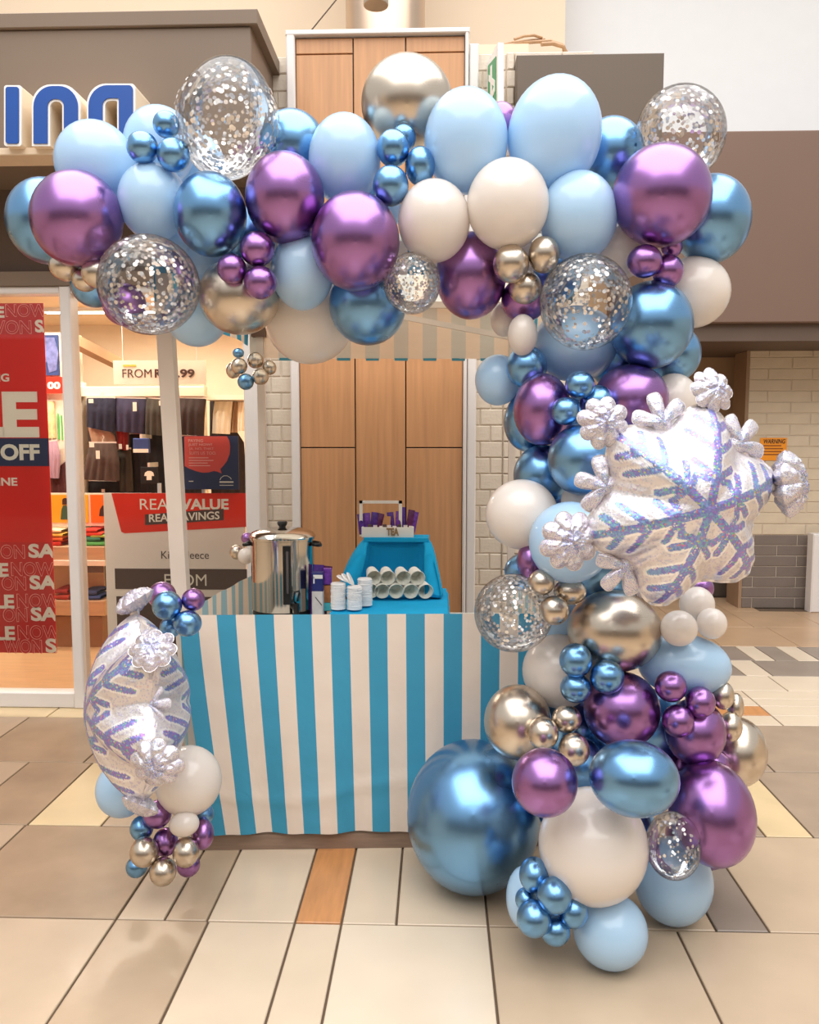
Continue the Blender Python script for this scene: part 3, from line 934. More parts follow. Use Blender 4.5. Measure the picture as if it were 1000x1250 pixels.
garment('hanging_shirt', 'cream shirt hanging closest to the window end post', 'shirt', [(291, 491), (290, 505), (290, 526)], [(304, 491), (304, 505), (304, 526)], RKY + 0.3, 0.09, mat('cloth_cream', (244, 228, 200), 0.9, bump=0.4), 14, 3, GR)
garment('hanging_trousers', 'dark trousers in the gap beside the window end post', 'trousers', [(256, 488), (256, 540), (258, 602)], [(264, 488), (298, 540), (302, 602)], RKY + 0.45, 0.06, mat('cloth_dark_brown', (48, 36, 32), 0.9, var=0.2, bump=0.4), 15, 4, GR)
for (x0, y0_, x1, y1_, lab, fc) in ((162, 535, 182, 553, 'dark printed clothing packet with a white base hanging on the rack', 'blue'), (171, 570, 192, 591, 'clear packet with a small white vest hanging on the rack', 'black')):
    t = thing('clothing_packet', lab, 'packet', P((x0 + x1) / 2, y1_, RKY - 0.1), 'packets on the rack')
    pxbox('packet', CLOTH[fc], t, x0, y0_, x1, y1_, RKY - 0.12, RKY - 0.09, 0.006)
    pxbox('header_hook', M_HANGER, t, (x0 + x1) / 2 - 1.5, y0_ - 5, (x0 + x1) / 2 + 1.5, y0_ + 0.5, RKY - 0.11, RKY + 0.21)
    if fc == 'blue':
        pxbox('label_strip', M_TAG, t, x0 + 0.5, y1_ - 5, x1 - 1, y1_ - 0.5, RKY - 0.125, RKY - 0.12)
    else:
        pxpoly('vest', M_TAG, t, [(177, 577), (180, 575), (184, 575), (187, 577), (188, 581), (185, 581), (185, 586), (179, 586), (179, 581), (176, 581)], RKY - 0.124, 0.004)
# things seen in the slit between poster and mullion, and beside it
KY = 6.6
t = thing('jeans_picture', 'picture of pale blue jeans high on the shop wall', 'picture', P(62, 460, KY))
pxbox('frame', CLOTH['blue'], t, 40, 409, 72, 458, KY - 0.002, KY + 0.019)
pxpoly('jeans_motif', CLOTH['denim'], t, [(46, 412), (66, 412), (71, 430), (69, 452), (60, 455), (57, 440), (52, 454), (44, 452)], KY - 0.006, 0.006)
t = thing('number_sign', 'red sign with white digits above the pale clothes', 'sign', P(64, 480, KY - .05))
pxbox('board', M_VRED, t, 30, 460, 76, 480, KY - 0.06, KY - 0.04)
ptext('letters', '100', 53, 73.5, 475, 466, M_BEIGE, 0.05, clip=None, par=t, y=KY - 0.062)
GR2 = 'garments beside the sale poster'
garment('hanging_dress', 'cream and green print dress beside the sale poster', 'dress', [(50, 490), (52, 510), (53, 535)], [(66, 490), (67, 510), (68, 535)], KY, 0.07, mat('cloth_print', (232, 206, 150), 0.9, var=0.25, vscale=18), 21, 3, GR2)
garment('hanging_blouse', 'green top half behind the window mullion', 'top', [(67, 498), (67, 512), (68, 535)], [(80, 496), (81, 512), (82, 538)], KY + 0.05, 0.07, CLOTH['green'], 22, 3, GR2)
garment('hanging_shirt', 'lilac shirt hanging beside the sale poster', 'shirt', [(57, 540), (57, 560), (60, 583)], [(70, 538), (74, 556), (72, 584)], KY - 0.06, 0.07, CLOTH['lilac'], 23, 3, GR2)
garment('hanging_trousers', 'dark red trousers hanging under the lilac shirt', 'trousers', [(58, 584), (60, 592), (61, 602)], [(84, 560), (90, 580), (92, 602)], KY, 0.07, mat('cloth_maroon', (84, 40, 36), 0.9, var=0.3, vscale=16), 24, 4, GR2)
o = pxbox('wall_shop_bay', M_RACK, None, 20, 406, 96, 700, KY + 0.02, KY + 0.24)
tag(o, 'cream display bay panel behind the lilac shirt', 'panel', kind='structure')
# display table with posters, folded clothes
DY = 6.0
dt = thing('display_table', 'low wooden display table with shelves for folded clothes', 'display table', P(95, 790, DY))
M_TW = mat('table_wood', (196, 160, 120), 0.5, var=0.12, vscale=4, stretch=(1, 8, 8))
pxbox('top', M_TW, dt, 20, 667, 128, 684, DY, DY + 0.26, 0.004)
pxbox('shelf', M_TW, dt, 20, 733, 128, 752, DY, DY + 0.26, 0.004)
pxbox('back_board', mat('table_back', (196, 164, 124), 0.6), dt, 20, 684, 128, 733, DY + 0.24, DY + 0.26)
pxbox('plinth', mat('table_plinth', (150, 112, 78), 0.6), dt, 24, 752, 126, 790, DY + 0.05, DY + 0.25)
pxbox('price_holder', M_RACK, dt, 60, 684, 128, 691, DY - 0.02, DY, 0.002)
pxbox('dark_label', mat('dark_label', (86, 66, 54), 0.6), dt, 106, 690, 126, 699, DY - 0.01, DY)
t = thing('poster_box', 'yellow and orange picture panels with children standing on the display table', 'display panel', P(95, 645, DY + 0.1))
pxbox('frame', M_RACK, t, 20, 602, 130, 642, DY + 0.12, DY + 0.16)
pxbox('picture', mat('pic_yellow', (240, 178, 40), 0.5, var=0.05), t, 20, 604, 84, 638, DY + 0.115, DY + 0.12)
pxbox('picture', mat('pic_amber', (244, 190, 36), 0.5, var=0.05), t, 86, 604, 108, 638, DY + 0.115, DY + 0.12)
pxbox('picture', mat('pic_orange', (240, 116, 26), 0.5, var=0.05), t, 110, 604, 130, 638, DY + 0.115, DY + 0.12)
pxpoly('figure', mat('fig_green', (62, 96, 70), 0.6), t, [(74, 634), (75, 622), (77, 617), (81, 617), (83, 622), (84, 634)], DY + 0.112, 0.003)
pxpoly('figure', mat('fig_head', (70, 44, 32), 0.6), t, [(76, 616), (76, 610), (78, 608), (81, 608), (82, 611), (81, 616)], DY + 0.111, 0.003)
pxpoly('figure', mat('fig_dark', (66, 40, 28), 0.6), t, [(121, 630), (122, 622), (125, 617), (129, 617), (130, 630)], DY + 0.112, 0.003)
FOLD = [(56, 74, 646, 651, 'cream', (240, 214, 170)), (55, 76, 651, 656, 'yellow', (238, 190, 80)), (54, 76, 656, 661, 'orange', (232, 110, 50)), (54, 74, 661, 667, 'red', (210, 50, 34)),
        (97, 118, 646, 650, 'red', (206, 40, 34)), (96, 124, 650, 655, 'scarlet', (222, 60, 36)), (96, 122, 655, 661, 'teal green', (70, 150, 120)), (98, 130, 661, 667, 'bright green', (96, 190, 104)),
        (110, 130, 653, 657, 'yellow green', (170, 190, 80)),
        (66, 82, 719, 726, 'dark red', (150, 40, 36)), (66, 84, 726, 733, 'brick red', (170, 60, 44)), (98, 118, 721, 727, 'navy', (52, 66, 110)), (97, 122, 727, 733, 'blue', (60, 80, 130))]
for i, (a, b, ya, yb, nmc, rgb) in enumerate(FOLD):
    where = 'on the display table' if yb < 700 else 'on the lower display shelf'
    pa, pb = P(a, ya, DY + 0.02), P(b, yb, DY + 0.02)
    side = 'left of the mullion' if a < 80 else 'right of the mullion'
    mb = MB()
    zc, hz = (pa.z + pb.z) / 2, (pa.z - pb.z) / 2

    def fp(s, q, pa=pa, pb=pb, zc=zc, hz=hz, i=i):
        ang = q * 2 * PI
        c_, s_ = math.cos(ang), math.sin(ang)
        ex = math.copysign(abs(s_) ** 0.5, s_)
        ey = math.copysign(abs(c_) ** 0.35, c_)
        x = pa.x + (pb.x - pa.x) * s
        return (x, DY + 0.135 + 0.11 * ey, zc + hz * ex * (1 + 0.12 * math.sin(6 * s + i)) * (1 if 0.02 < s < 0.98 else 0.6))
    mb.grid(fp, 10, 16)
    mb.uv = None
    o = mb.build('folded_garment', mat('fold_' + nmc.replace(' ', '_'), rgb, 0.9, var=0.2, vscale=14), None, smooth=True)
    tag(o, 'folded %s garment %s, %s' % (nmc, where, side), 'folded clothes', 'folded clothes on the display table')
# ------------------------------------------------------------------ the stall
def stripe_mat(name, c1, c2, transl=0.0):
    m = bpy.data.materials.new(name)
    m.use_nodes = True
    nt = m.node_tree
    b = nt.nodes['Principled BSDF']
    uv = nt.nodes.new('ShaderNodeUVMap')
    uv.uv_map = 'UVMap'
    sx = nt.nodes.new('ShaderNodeSeparateXYZ')
    nt.links.new(uv.outputs[0], sx.inputs[0])
    fr_ = nt.nodes.new('ShaderNodeMath')
    fr_.operation = 'FRACT'
    nt.links.new(sx.outputs[0], fr_.inputs[0])
    lt = nt.nodes.new('ShaderNodeMath')
    lt.operation = 'LESS_THAN'
    lt.inputs[1].default_value = 0.5
    nt.links.new(fr_.outputs[0], lt.inputs[0])
    mx = nt.nodes.new('ShaderNodeMix')
    mx.data_type = 'RGBA'
    nt.links.new(lt.outputs[0], mx.inputs[0])
    mx.inputs[6].default_value = lin(c2) + [1]
    mx.inputs[7].default_value = lin(c1) + [1]
    nz = nt.nodes.new('ShaderNodeTexNoise')
    nz.inputs['Scale'].default_value = 5
    nz.inputs['Detail'].default_value = 6
    mr = nt.nodes.new('ShaderNodeMapRange')
    mr.inputs['To Min'].default_value = 0.92
    mr.inputs['To Max'].default_value = 1.06
    nt.links.new(nz.outputs['Fac'], mr.inputs['Value'])
    mu = nt.nodes.new('ShaderNodeMix')
    mu.data_type = 'RGBA'
    mu.blend_type = 'MULTIPLY'
    mu.inputs[0].default_value = 1
    nt.links.new(mx.outputs[2], mu.inputs[6])
    nt.links.new(mr.outputs[0], mu.inputs[7])
    nt.links.new(mu.outputs[2], b.inputs['Base Color'])
    b.inputs['Roughness'].default_value = 0.85
    b.inputs['Specular IOR Level'].default_value = 0.15
    wv = nt.nodes.new('ShaderNodeTexNoise')
    wv.inputs['Scale'].default_value = 9
    bp = nt.nodes.new('ShaderNodeBump')
    bp.inputs['Strength'].default_value = 0.25
    bp.inputs['Distance'].default_value = 0.02
    nt.links.new(wv.outputs['Fac'], bp.inputs['Height'])
    nt.links.new(bp.outputs[0], b.inputs['Normal'])
    if transl:
        out = nt.nodes['Material Output']
        tl = nt.nodes.new('ShaderNodeBsdfTranslucent')
        nt.links.new(mu.outputs[2], tl.inputs[0])
        ms = nt.nodes.new('ShaderNodeMixShader')
        ms.inputs[0].default_value = transl
        nt.links.new(b.outputs[0], ms.inputs[1])
        nt.links.new(tl.outputs[0], ms.inputs[2])
        nt.links.new(ms.outputs[0], out.inputs[0])
    return m


M_STRIPE = stripe_mat('striped_canvas', (72, 158, 192), (238, 222, 206), 0.12)
M_CANOPY = stripe_mat('striped_canopy', (214, 216, 208), (244, 230, 210), 0.6)
M_LINING = stripe_mat('striped_lining', (160, 196, 206), (240, 226, 208), 0.3)
M_POST = mat('stall_post', (218, 204, 190), 0.5, var=0.05, vscale=4)
M_RAIL = mat('stall_base_board', (140, 116, 98), 0.6, var=0.15, vscale=8, stretch=(1, 8, 8))
TOPZ = 0.93
SL = Vector((G(219, 750, TOPZ).x, G(219, 750, TOPZ).y, 0))
SR = Vector((0.44, G(600, 748, TOPZ).y + 0.01, 0))
dirv = (SR - SL).normalized()
nrm = Vector((-dirv.y, dirv.x, 0))      # towards the rear
DEPTH = 1.08
BL, BR = SL + nrm * DEPTH, SR + nrm * DEPTH
BL.x = P(326, 692, BL.y).x
Lw = (SR - SL).length
st = thing('market_stall', 'refreshment stall with blue and white striped skirt and canvas canopy', 'stall', SL + Vector((Lw / 2, 0, 0)))
PER = 46.7 / 1000 * (SL.y + SR.y) / 2 * 1.0


def skirt(s, t):
    # s along the front, t down
    z = TOPZ * (1 - t) + 0.062 * t
    z += t * 0.012 * math.sin(3.1 * s + 0.4)
    inset = 0.11 * (1 - s) ** 3 * t ** 1.2
    p = SL + dirv * (Lw * s + inset)
    wav = (0.010 * math.sin(s * 21 + 0.7) + 0.006 * math.sin(s * 47 + 2.0 * t)) * t + 0.012 * math.sin(s * 5) * t
    crease = 0.006 * math.exp(-((t - 0.80 - 0.05 * math.sin(7 * s)) / 0.03) ** 2)
    q = p - nrm * (0.012 + wav + 0.015 * t + crease)
    return (q.x, q.y, z)


MB().grid(skirt, 90, 40, lambda s, t: (s * Lw / PER, t)).build('skirt', M_STRIPE, st, smooth=True, fix=False)
# top hem lip and counter
tx0, tx1 = P(296, 748, 3.4).x, SR.x - 0.05
MB().box(tx0, tx1, SL.y + 0.18, 3.74, 0.775, 0.797).build('counter_top', mat('counter_cover', (206, 200, 188), 0.6), st)
for x_ in (tx0 + 0.03, tx1 - 0.03):
    for y_ in (SL.y + 0.24, 3.70):
        MB().box(x_ - 0.02, x_ + 0.02, y_ - 0.02, y_ + 0.02, 0.0, 0.775).build('counter_leg', M_POST, st)
zup = P(318, 692, BL.y).z


def side(s, t, A, B, s0):
    top = TOPZ + (zup - TOPZ) * s * 1.0
    z = top * (1 - t) + 0.06 * t
    p = A.lerp(B, s)
    q = p + dirv * s0 * (0.012 * math.sin(s * 26 + 1) * (0.3 + t) + 0.006 * math.sin(s * 55) * t)
    return (q.x, q.y, z)


MB().grid(lambda s, t: side(s, t, SL, BL, 1), 60, 16, lambda s, t: (s * DEPTH / PER * 1.3, t)).build('side_skirt', M_LINING, st, smooth=True, fix=False)
MB().grid(lambda s, t: side(s, t, SR, BR, 1), 60, 16, lambda s, t: (s * DEPTH / PER * 1.3, t)).build('side_skirt', M_LINING, st, smooth=True, fix=False)
# base boards
zb = 0.058
a_ = SL + dirv * 0.06
MB().bar(a_ + Vector((0, 0, zb / 2)) - nrm * 0.005, SR + Vector((0, 0, zb / 2)), 0.03, zb).build('base_board', M_RAIL, st)
MB().bar(SL + nrm * 0.03 + Vector((0.03, 0, zb / 2)), BL + Vector((0, 0, zb / 2)), 0.03, zb).build('base_board', M_RAIL, st)
MB().bar(SR + nrm * 0.03 + Vector((0, 0, zb / 2)), BR + Vector((0, 0, zb / 2)), 0.03, zb).build('base_board', M_RAIL, st)
# posts
pt_top = P(203, 410, SL.y + 0.02)
pt_low = P(222, 735, SL.y + 0.04)
dd = (pt_top - pt_low) / (pt_top.z - pt_low.z)
ptop2 = pt_low + dd * (2.34 - pt_low.z)
foot = SL + nrm * 0.05 + Vector((0.07, 0, 0))
MB().bar(pt_low, ptop2, 0.058, 0.05, Vector((0, 1, 0))).build('post', M_POST, st)
MB().bar(foot, pt_low, 0.058, 0.05, Vector((0, 1, 0))).build('post', M_POST, st)
bpt = P(317, 412, BL.y)
MB().bar(BL, Vector((bpt.x, BL.y, 2.3)), 0.034, 0.034, Vector((0, 1, 0))).build('post', M_POST, st)
MB().bar(BR, BR + Vector((0, 0, 2.3)), 0.034, 0.034, Vector((0, 1, 0))).build('post', M_POST, st)
MB().bar(SR + nrm * 0.04, SR + nrm * 0.04 + Vector((0, 0, 2.3)), 0.05, 0.05, Vector((0, 1, 0))).build('post', M_POST, st)
MB().box(bpt.x - 0.035, bpt.x + 0.035, BL.y - 0.04, BL.y + 0.03, bpt.z, bpt.z + 0.05).build('corner_joint', mat('joint_brown', (96, 68, 48), 0.6), st)
# canopy: low pitched roof with hanging valances
CF = 2.32
vb = P(470, 437, BL.y).z
FL = Vector((ptop2.x - 0.02, SL.y - 0.02, CF))
FR = Vector((SR.x + 0.05, SR.y - 0.02, CF))
CBL = Vector((bpt.x - 0.05, BL.y, 2.28))
CBR = Vector((BR.x + 0.03, BR.y, 2.28))


def roof(s, t):
    p = FL.lerp(FR, s).lerp(CBL.lerp(CBR, s), t)
    return (p.x, p.y, p.z + 0.16 * math.sin(PI * t) ** 1.2 - 0.008 * abs(math.sin(s * PI * 4)) * math.sin(PI * t))


cn = MB().grid(roof, 48, 16, lambda s, t: (s * (FR - FL).length / PER, t)).build('canopy', M_CANOPY, st, smooth=True, fix=False)


def valance(A, B, drop, ph, sag=0.0):
    def f_(s, t):
        p = A.lerp(B, s)
        n_ = (B - A).normalized().cross(Vector((0, 0, 1)))
        q = p + n_ * (0.010 * math.sin(s * 17 + ph) * t)
        return (q.x, q.y, p.z - drop * t - sag * math.sin(PI * s) * t)
    return f_


MB().grid(valance(CBL, CBR, 2.28 - vb, 0.3), 48, 8, lambda s, t: (s * (CBR - CBL).length / PER, t)).build('valance', M_CANOPY, cn, smooth=True, fix=False)
MB().grid(valance(FL, CBL, 0.22, 0.3), 40, 6, lambda s, t: (s * DEPTH / PER, t)).build('valance', M_STRIPE, cn, smooth=True, fix=False)
MB().grid(valance(FR, CBR, 0.22, 1.3), 40, 6, lambda s, t: (s * DEPTH / PER, t)).build('valance', M_STRIPE, cn, smooth=True, fix=False)
MB().grid(valance(FL, FR, 0.12, 1.3), 48, 6, lambda s, t: (s * Lw / PER, t)).build('valance', M_STRIPE, cn, smooth=True, fix=False)
# coloured hem squares under the rear valance
for k in range(9):
    s0, s1 = (k + 0.02) * PER / (CBR - CBL).length, (k + 0.48) * PER / (CBR - CBL).length
    if s1 > 1:
        break
    a, b = CBL.lerp(CBR, s0), CBL.lerp(CBR, s1)
    MB().bar(Vector((a.x, a.y - 0.006, vb - 0.004)), Vector((b.x, b.y - 0.006, vb - 0.004)), 0.004, 0.013).build('hem_tab', mat('hem_blue', (70, 140, 160), 0.8), cn)
MB().bar(P(455, 380, BL.y - 0.12), P(640, 415, BL.y - 0.12), 0.02, 0.025).build('brace', M_POST, st)
MB().bar(FL + Vector((0.02, 0.03, -0.02)), FR + Vector((-0.03, 0.03, -0.02)), 0.03, 0.03).build('top_rail', M_POST, st)
MB().bar(CBL + Vector((0.02, -0.03, -0.02)), CBR + Vector((-0.02, -0.03, -0.02)), 0.03, 0.03).build('top_rail', M_POST, st)

# ------------------------------------------------------------------ things on the counter
cz = 0.80
PZ = 0.86


def on_counter(px, py):
    return G(px, py, cz)


# hot water urn
uf = on_counter(345, 758)
UR = 39.5 / 1000 * 3.6
uc = Vector((P(345, 700, uf.y + UR).x, uf.y + UR + 0.01, cz))
sc_u = (P(345, 655, uc.y - UR * 0.2).z - cz)
ur = thing('water_urn', 'polished steel hot water urn with black tap on the striped counter', 'urn', uc)
H_ = sc_u
MB().lathe(uc, [(UR * 0.94, 0.0), (UR * 0.98, 0.008), (UR * 0.96, 0.026)], 48).build('base_ring', M_BLACK, ur, smooth='auto')
MB().lathe(uc, [(UR * 0.95, 0.026), (UR, 0.03), (UR * 1.0, H_ * 0.96), (UR * 1.03, H_ * 0.965), (UR * 1.03, H_ * 0.985), (UR * 0.98, H_ * 0.99)], 64).build('body', M_STEEL, ur, smooth='auto')
lid = MB().lathe(uc + Vector((0, 0, H_ * 0.985)), [(UR * 1.05, 0.0), (UR * 1.06, 0.006), (UR * 0.98, 0.022), (UR * 0.8, 0.034), (UR * 0.4, 0.042), (0, 0.044)], 64).build('lid', M_STEEL, ur, smooth='auto')
MB().lathe(uc + Vector((0, 0, H_ * 0.985 + 0.042)), [(0.018, 0), (0.014, 0.006), (0.02, 0.012), (0.024, 0.024), (0.02, 0.03), (0, 0.031)], 32).build('knob', M_BLACK, lid, smooth='auto')
for sg in (-1, 1):
    c = uc + Vector((sg * UR * 0.98, -0.01, H_ * 0.90))
    MB().tube([c + Vector((0, 0.03, 0.004)), c + Vector((sg * 0.028, 0.028, 0.0)), c + Vector((sg * 0.034, 0, -0.004)), c + Vector((sg * 0.028, -0.028, 0)), c + Vector((0, -0.03, 0.004))], 0.009, 8).build('handle', M_BLACK, ur, smooth=True)
ang = math.radians(-72)
dv = Vector((math.cos(ang), math.sin(ang), 0))
gpos = uc + dv * (UR + 0.004)
MB().bar(gpos + Vector((0, 0, H_ * 0.2)), gpos + Vector((0, 0, H_ * 0.92)), 0.034, 0.02, Vector((0, 1, 0))).build('sight_gauge', M_BLACK, ur)
MB().tube([gpos + dv * 0.011 + Vector((0, 0, H_ * 0.34)), gpos + dv * 0.011 + Vector((0, 0, H_ * 0.86))], 0.006, 8).build('gauge_tube', mat('gauge_glass', (90, 84, 84), 0.1), ur, smooth='auto')
tp_ = uc + Vector((math.cos(math.radians(-62)), math.sin(math.radians(-62)), 0)) * (UR)
dv2 = (tp_ - uc).normalized()
tz = H_ * 0.17
tap = MB().tube([tp_ + Vector((0, 0, tz)), tp_ + dv2 * 0.05 + Vector((0, 0, tz))], 0.014, 12)
tap.tube([tp_ + dv2 * 0.045 + Vector((0, 0, tz + 0.02)), tp_ + dv2 * 0.045 + Vector((0, 0, tz - 0.05))], [0.014, 0.011], 12)
tap.build('tap', M_BLACK, ur, smooth='auto')
q = tp_ + dv2 * 0.045 + Vector((0, 0, tz + 0.02))
MB().tube([q, q + Vector((-0.012, 0, 0.012)), q + Vector((-0.006, 0, 0.05)), q + Vector((0.014, 0, 0.055)), q + Vector((0.014, 0, 0.045)), q + Vector((0.006, 0, 0.01))], 0.005, 8).build('tap_lever', M_BLACK, ur, smooth=True)

# blue cloth, draped crate, cups
M_BLUECLOTH = mat('turquoise_cloth', (24, 164, 214), 0.85, var=0.08, vscale=6, bump=0.3, bscale=18, spec=0.2)
pa_, pb_ = G(398, 756, PZ), G(547, 752, PZ)
pyb = 4.02
px0, px1 = pa_.x, pb_.x
pf = pb_.y
plat = thing('draped_platform', 'low platform under a turquoise cloth carrying cups and lids', 'platform', ((px0 + px1) / 2, (pf + pyb) / 2, cz))
MB().box(px0 + 0.03, px1 - 0.01, pf + 0.01, pyb - 0.01, cz - 0.001, PZ - 0.006).build('board', M_BLUECLOTH, plat)


def plat_cloth(s, t):
    # s across the width with side drops, t front to rear with front drop
    u = min(max((s - 0.08) / 0.84, 0), 1)
    v = min(max((t - 0.12) / 0.88, 0), 1)
    drop = max(0.08 - s, s - 0.92, 0) / 0.08 * 0.052 + max(0.12 - t, 0) / 0.12 * 0.055
    x = px0 + (px1 - px0) * u + (0.006 if s > 0.92 else -0.006 if s < 0.08 else 0)
    y = pf + (pyb - pf) * v - (0.006 if t < 0.12 else 0)
    return (x + 0.004 * math.sin(30 * t) * (drop > 0), y, PZ - 0.002 - min(drop, 0.056) + 0.0012 * math.sin(17 * s + 4 * t) * math.sin(13 * t))


mb = MB().grid(plat_cloth, 50, 50)
mb.uv = None
mb.build('cloth', M_BLUECLOTH, plat, smooth='auto', fix=False)

# draped crate: open-fronted box under a turquoise cloth
yb_ = G(470, 733, PZ).y + 0.02           # cup mouths
CY0, CY1 = yb_ + 0.02, yb_ + 0.30
zc_top = P(470, 660, CY0 + 0.12).z
xa0, xb0 = P(411, 715, CY0 + 0.05).x, P(538, 705, CY0 + 0.05).x
xa1, xb1 = P(440, 662, CY0 + 0.12).x, P(526, 659, CY0 + 0.12).x
dc = thing('draped_crate', 'open crate covered with turquoise cloth holding the paper cups', 'crate', ((xa0 + xb0) / 2, CY0 + 0.1, PZ))


def shell(s, t):
    """horseshoe drape around the rear and sides: s runs round the back, t from hem to rim and over into the inside"""
    # plan curve
    a = PI * s
    rxo = (xb0 - xa0) / 2
    cx = (xa0 + xb0) / 2
    sup = lambda v, e: math.copysign(abs(v) ** e, v)
    bx = cx - rxo * sup(math.cos(a), 0.45)
    by = CY0 + (CY1 - CY0) * sup(math.sin(a), 0.5)
    cx1, rx1 = (xa1 + xb1) / 2, (xb1 - xa1) / 2
    tx = cx1 - rx1 * sup(math.cos(a), 0.45)
    ty = CY0 + 0.11 + (CY1 - CY0 - 0.13) * sup(math.sin(a), 0.5)
    inx = cx1 - rx1 * 0.84 * sup(math.cos(a), 0.45)
    iny = CY0 + 0.10 + (CY1 - CY0 - 0.16) * sup(math.sin(a), 0.5)
    ibx = cx + 0.01 - rxo * 0.68 * sup(math.cos(a), 0.45)
    iby = CY0 + (CY1 - CY0 - 0.06) * sup(math.sin(a), 0.5)
    edge = math.sin(a) ** 0.35 if 0 < a < PI else 0
    top = PZ + 0.006 + (zc_top - PZ) * (0.72 + 0.28 * edge)
    low = PZ + 0.006
    wob = 0.006 * math.sin(9 * a + 3 * t) + 0.004 * math.sin(21 * a)
    if t < 0.5:
        u = t / 0.5
        e = u ** 1.35
        return (bx + (tx - bx) * e + wob * (1 - u), by + (ty - by) * e, low + (top - low) * (1 - (1 - u) ** 1.3))
    if t < 0.58:
        u = (t - 0.5) / 0.08
        return (tx + (inx - tx) * u, ty + (iny - ty) * u, top + 0.004 * math.sin(PI * u))
    u = (t - 0.58) / 0.42
    return (inx + (ibx - inx) * u + wob * u, iny + (iby - iny) * u, top + (low + 0.003 - top) * u)


mb = MB().grid(shell, 72, 40)
mb.uv = None
mb.f.append(tuple(j * 73 for j in range(41)))
mb.f.append(tuple(j * 73 + 72 for j in range(40, -1, -1)))
o = mb.build('cloth_cover', M_BLUECLOTH, dc, smooth=True, fix=False)
sol = o.modifiers.new('thickness', 'SOLIDIFY')
sol.thickness = 0.004
# flat top board under the tea caddy
MB().box(xa1 + 0.01, xb1 - 0.01, CY0 + 0.17, CY1 + 0.04, zc_top - 0.012, zc_top + 0.006).build('top_board', M_BLUECLOTH, dc)

M_CUP = mat('paper_cup', (250, 244, 230), 0.6, var=0.02)
M_CUPIN = mat('paper_cup_inside', (250, 246, 232), 0.6, var=0.02)
rc = 9.2 / 1000 * yb_
cup_o = MB().lathe((0, 0, 0), [(rc, 0.0), (rc * 1.04, 0.002), (rc * 1.0, 0.004), (rc * 0.74, 0.095), (0, 0.095)], 28, 'Y', cap=False)
cup_i = MB().lathe((0, 0, 0), [(rc * 0.96, 0.0), (rc * 0.70, 0.09), (0, 0.09)], 28, 'Y', cap=False)
me_o = cup_o.mesh('cup_wall', M_CUP, 'auto')
me_i = cup_i.mesh('cup_inside', M_CUPIN, 'auto')
CUPS = [(453.5, 725, 0, 'bottom row, half behind the lid stacks'), (467, 724, 0, 'bottom row, second from the lid stacks'), (484, 722.5, 0, 'middle of the bottom row'), (502, 721.5, 0, 'bottom row, second from the crate side'), (520, 720.5, 0, 'bottom row, outer end by the crate side'),
        (457, 708, 1, 'top row, above the lid stacks'), (474, 707, 1, 'top row, second from the lid stacks'), (493, 705.5, 1, 'top row, third from the lid stacks'), (510, 703.5, 1, 'top row, outer end by the crate side')]
for (x, y, r_, lab) in CUPS:
    yy_ = yb_ - 0.02 + (0.012 if r_ else 0)
    c = P(x, y, yy_)
    if not r_:
        c.z = PZ + 0.008 + rc
    else:
        c.z = PZ + 0.008 + rc * 2.75
    t = thing('paper_cup', 'white paper cup lying on its side, ' + lab, 'cup', c, 'paper cups in the crate')
    Rm = Matrix.Translation(c) @ Matrix.Rotation(math.radians(random.uniform(-4, 4) + 14), 4, 'Z') @ Matrix.Rotation(math.radians(9), 4, 'X')
    link('wall', me_o, t, Rm)
    link('inside', me_i, t, Rm)

# stacks of white cup lids: each lid a thing
M_LID = mat('white_plastic_lid', (244, 242, 240), 0.35, var=0.01)
LS = [(412, 746.5, 17, 'rear stack beside the sachets'), (432, 747, 15, 'front stack'), (445, 742, 18, 'stack touching the paper cups')]
lr = 10.6 / 1000 * 3.1
lid_me = MB().lathe((0, 0, 0), [(lr * 0.9, 0), (lr, 0.001), (lr, 0.003), (lr * 0.92, 0.0042), (lr * 0.90, 0.0075), (0, 0.0078)], 28).mesh('cup_lid', M_LID, 'auto')
for (x, y, n, lab) in LS:
    c = G(x, y, PZ)
    c.y += lr
    for k in range(n):
        o = link('cup_lid', lid_me, None, Matrix.Translation((c.x + random.uniform(-.001, .001), c.y + random.uniform(-.001, .001), PZ + 0.006 + k * 0.0066)))
        pos = 'topmost in the ' if k == n - 1 else 'inside the '
        tag(o, 'white plastic cup lid ' + pos + lab, 'cup lid', 'cup lids, ' + lab)
    if lab.startswith('rear'):
        # loose tilted lids on top
        for k in range(3):
            Rm = Matrix.Translation((c.x + 0.02 + 0.014 * k, c.y + 0.02, PZ + 0.006 + n * 0.0066 + 0.012)) @ Matrix.Rotation(math.radians(25 + 20 * k), 4, 'Y')
            o = link('cup_lid', lid_me, None, Rm)
            tag(o, 'tilted loose white cup lid on top of the stacks, %s' % ('lowest', 'middle', 'uppermost')[k], 'cup lid', 'loose cup lids')

# tea caddy with sachets on the crate
TY = CY0 + 0.20
M_CADDY = mat('caddy_white', (244, 234, 220), 0.55, var=0.03)
a, b = P(441.5, 660, TY), P(505, 648, TY)
cb = zc_top + 0.006
ch_ = (b.z - a.z)
tc_ = thing('tea_caddy', 'white wooden tea caddy with a frame handle on the draped crate', 'caddy', ((a.x + b.x) / 2, TY + 0.04, cb))
MB().cbox(a.x, b.x, TY, TY + 0.008, cb, cb + ch_, 0.001).build('front_board', M_CADDY, tc_)
MB().cbox(a.x, b.x, TY + 0.08, TY + 0.088, cb, cb + ch_, 0.001).build('rear_board', M_CADDY, tc_)
MB().box(a.x, b.x, TY + 0.008, TY + 0.08, cb, cb + 0.006).build('bottom_board', M_CADDY, tc_)
for x in (a.x, b.x - 0.008):
    MB().box(x, x + 0.008, TY + 0.008, TY + 0.08, cb + 0.006, cb + ch_).build('end_board', M_CADDY, tc_)
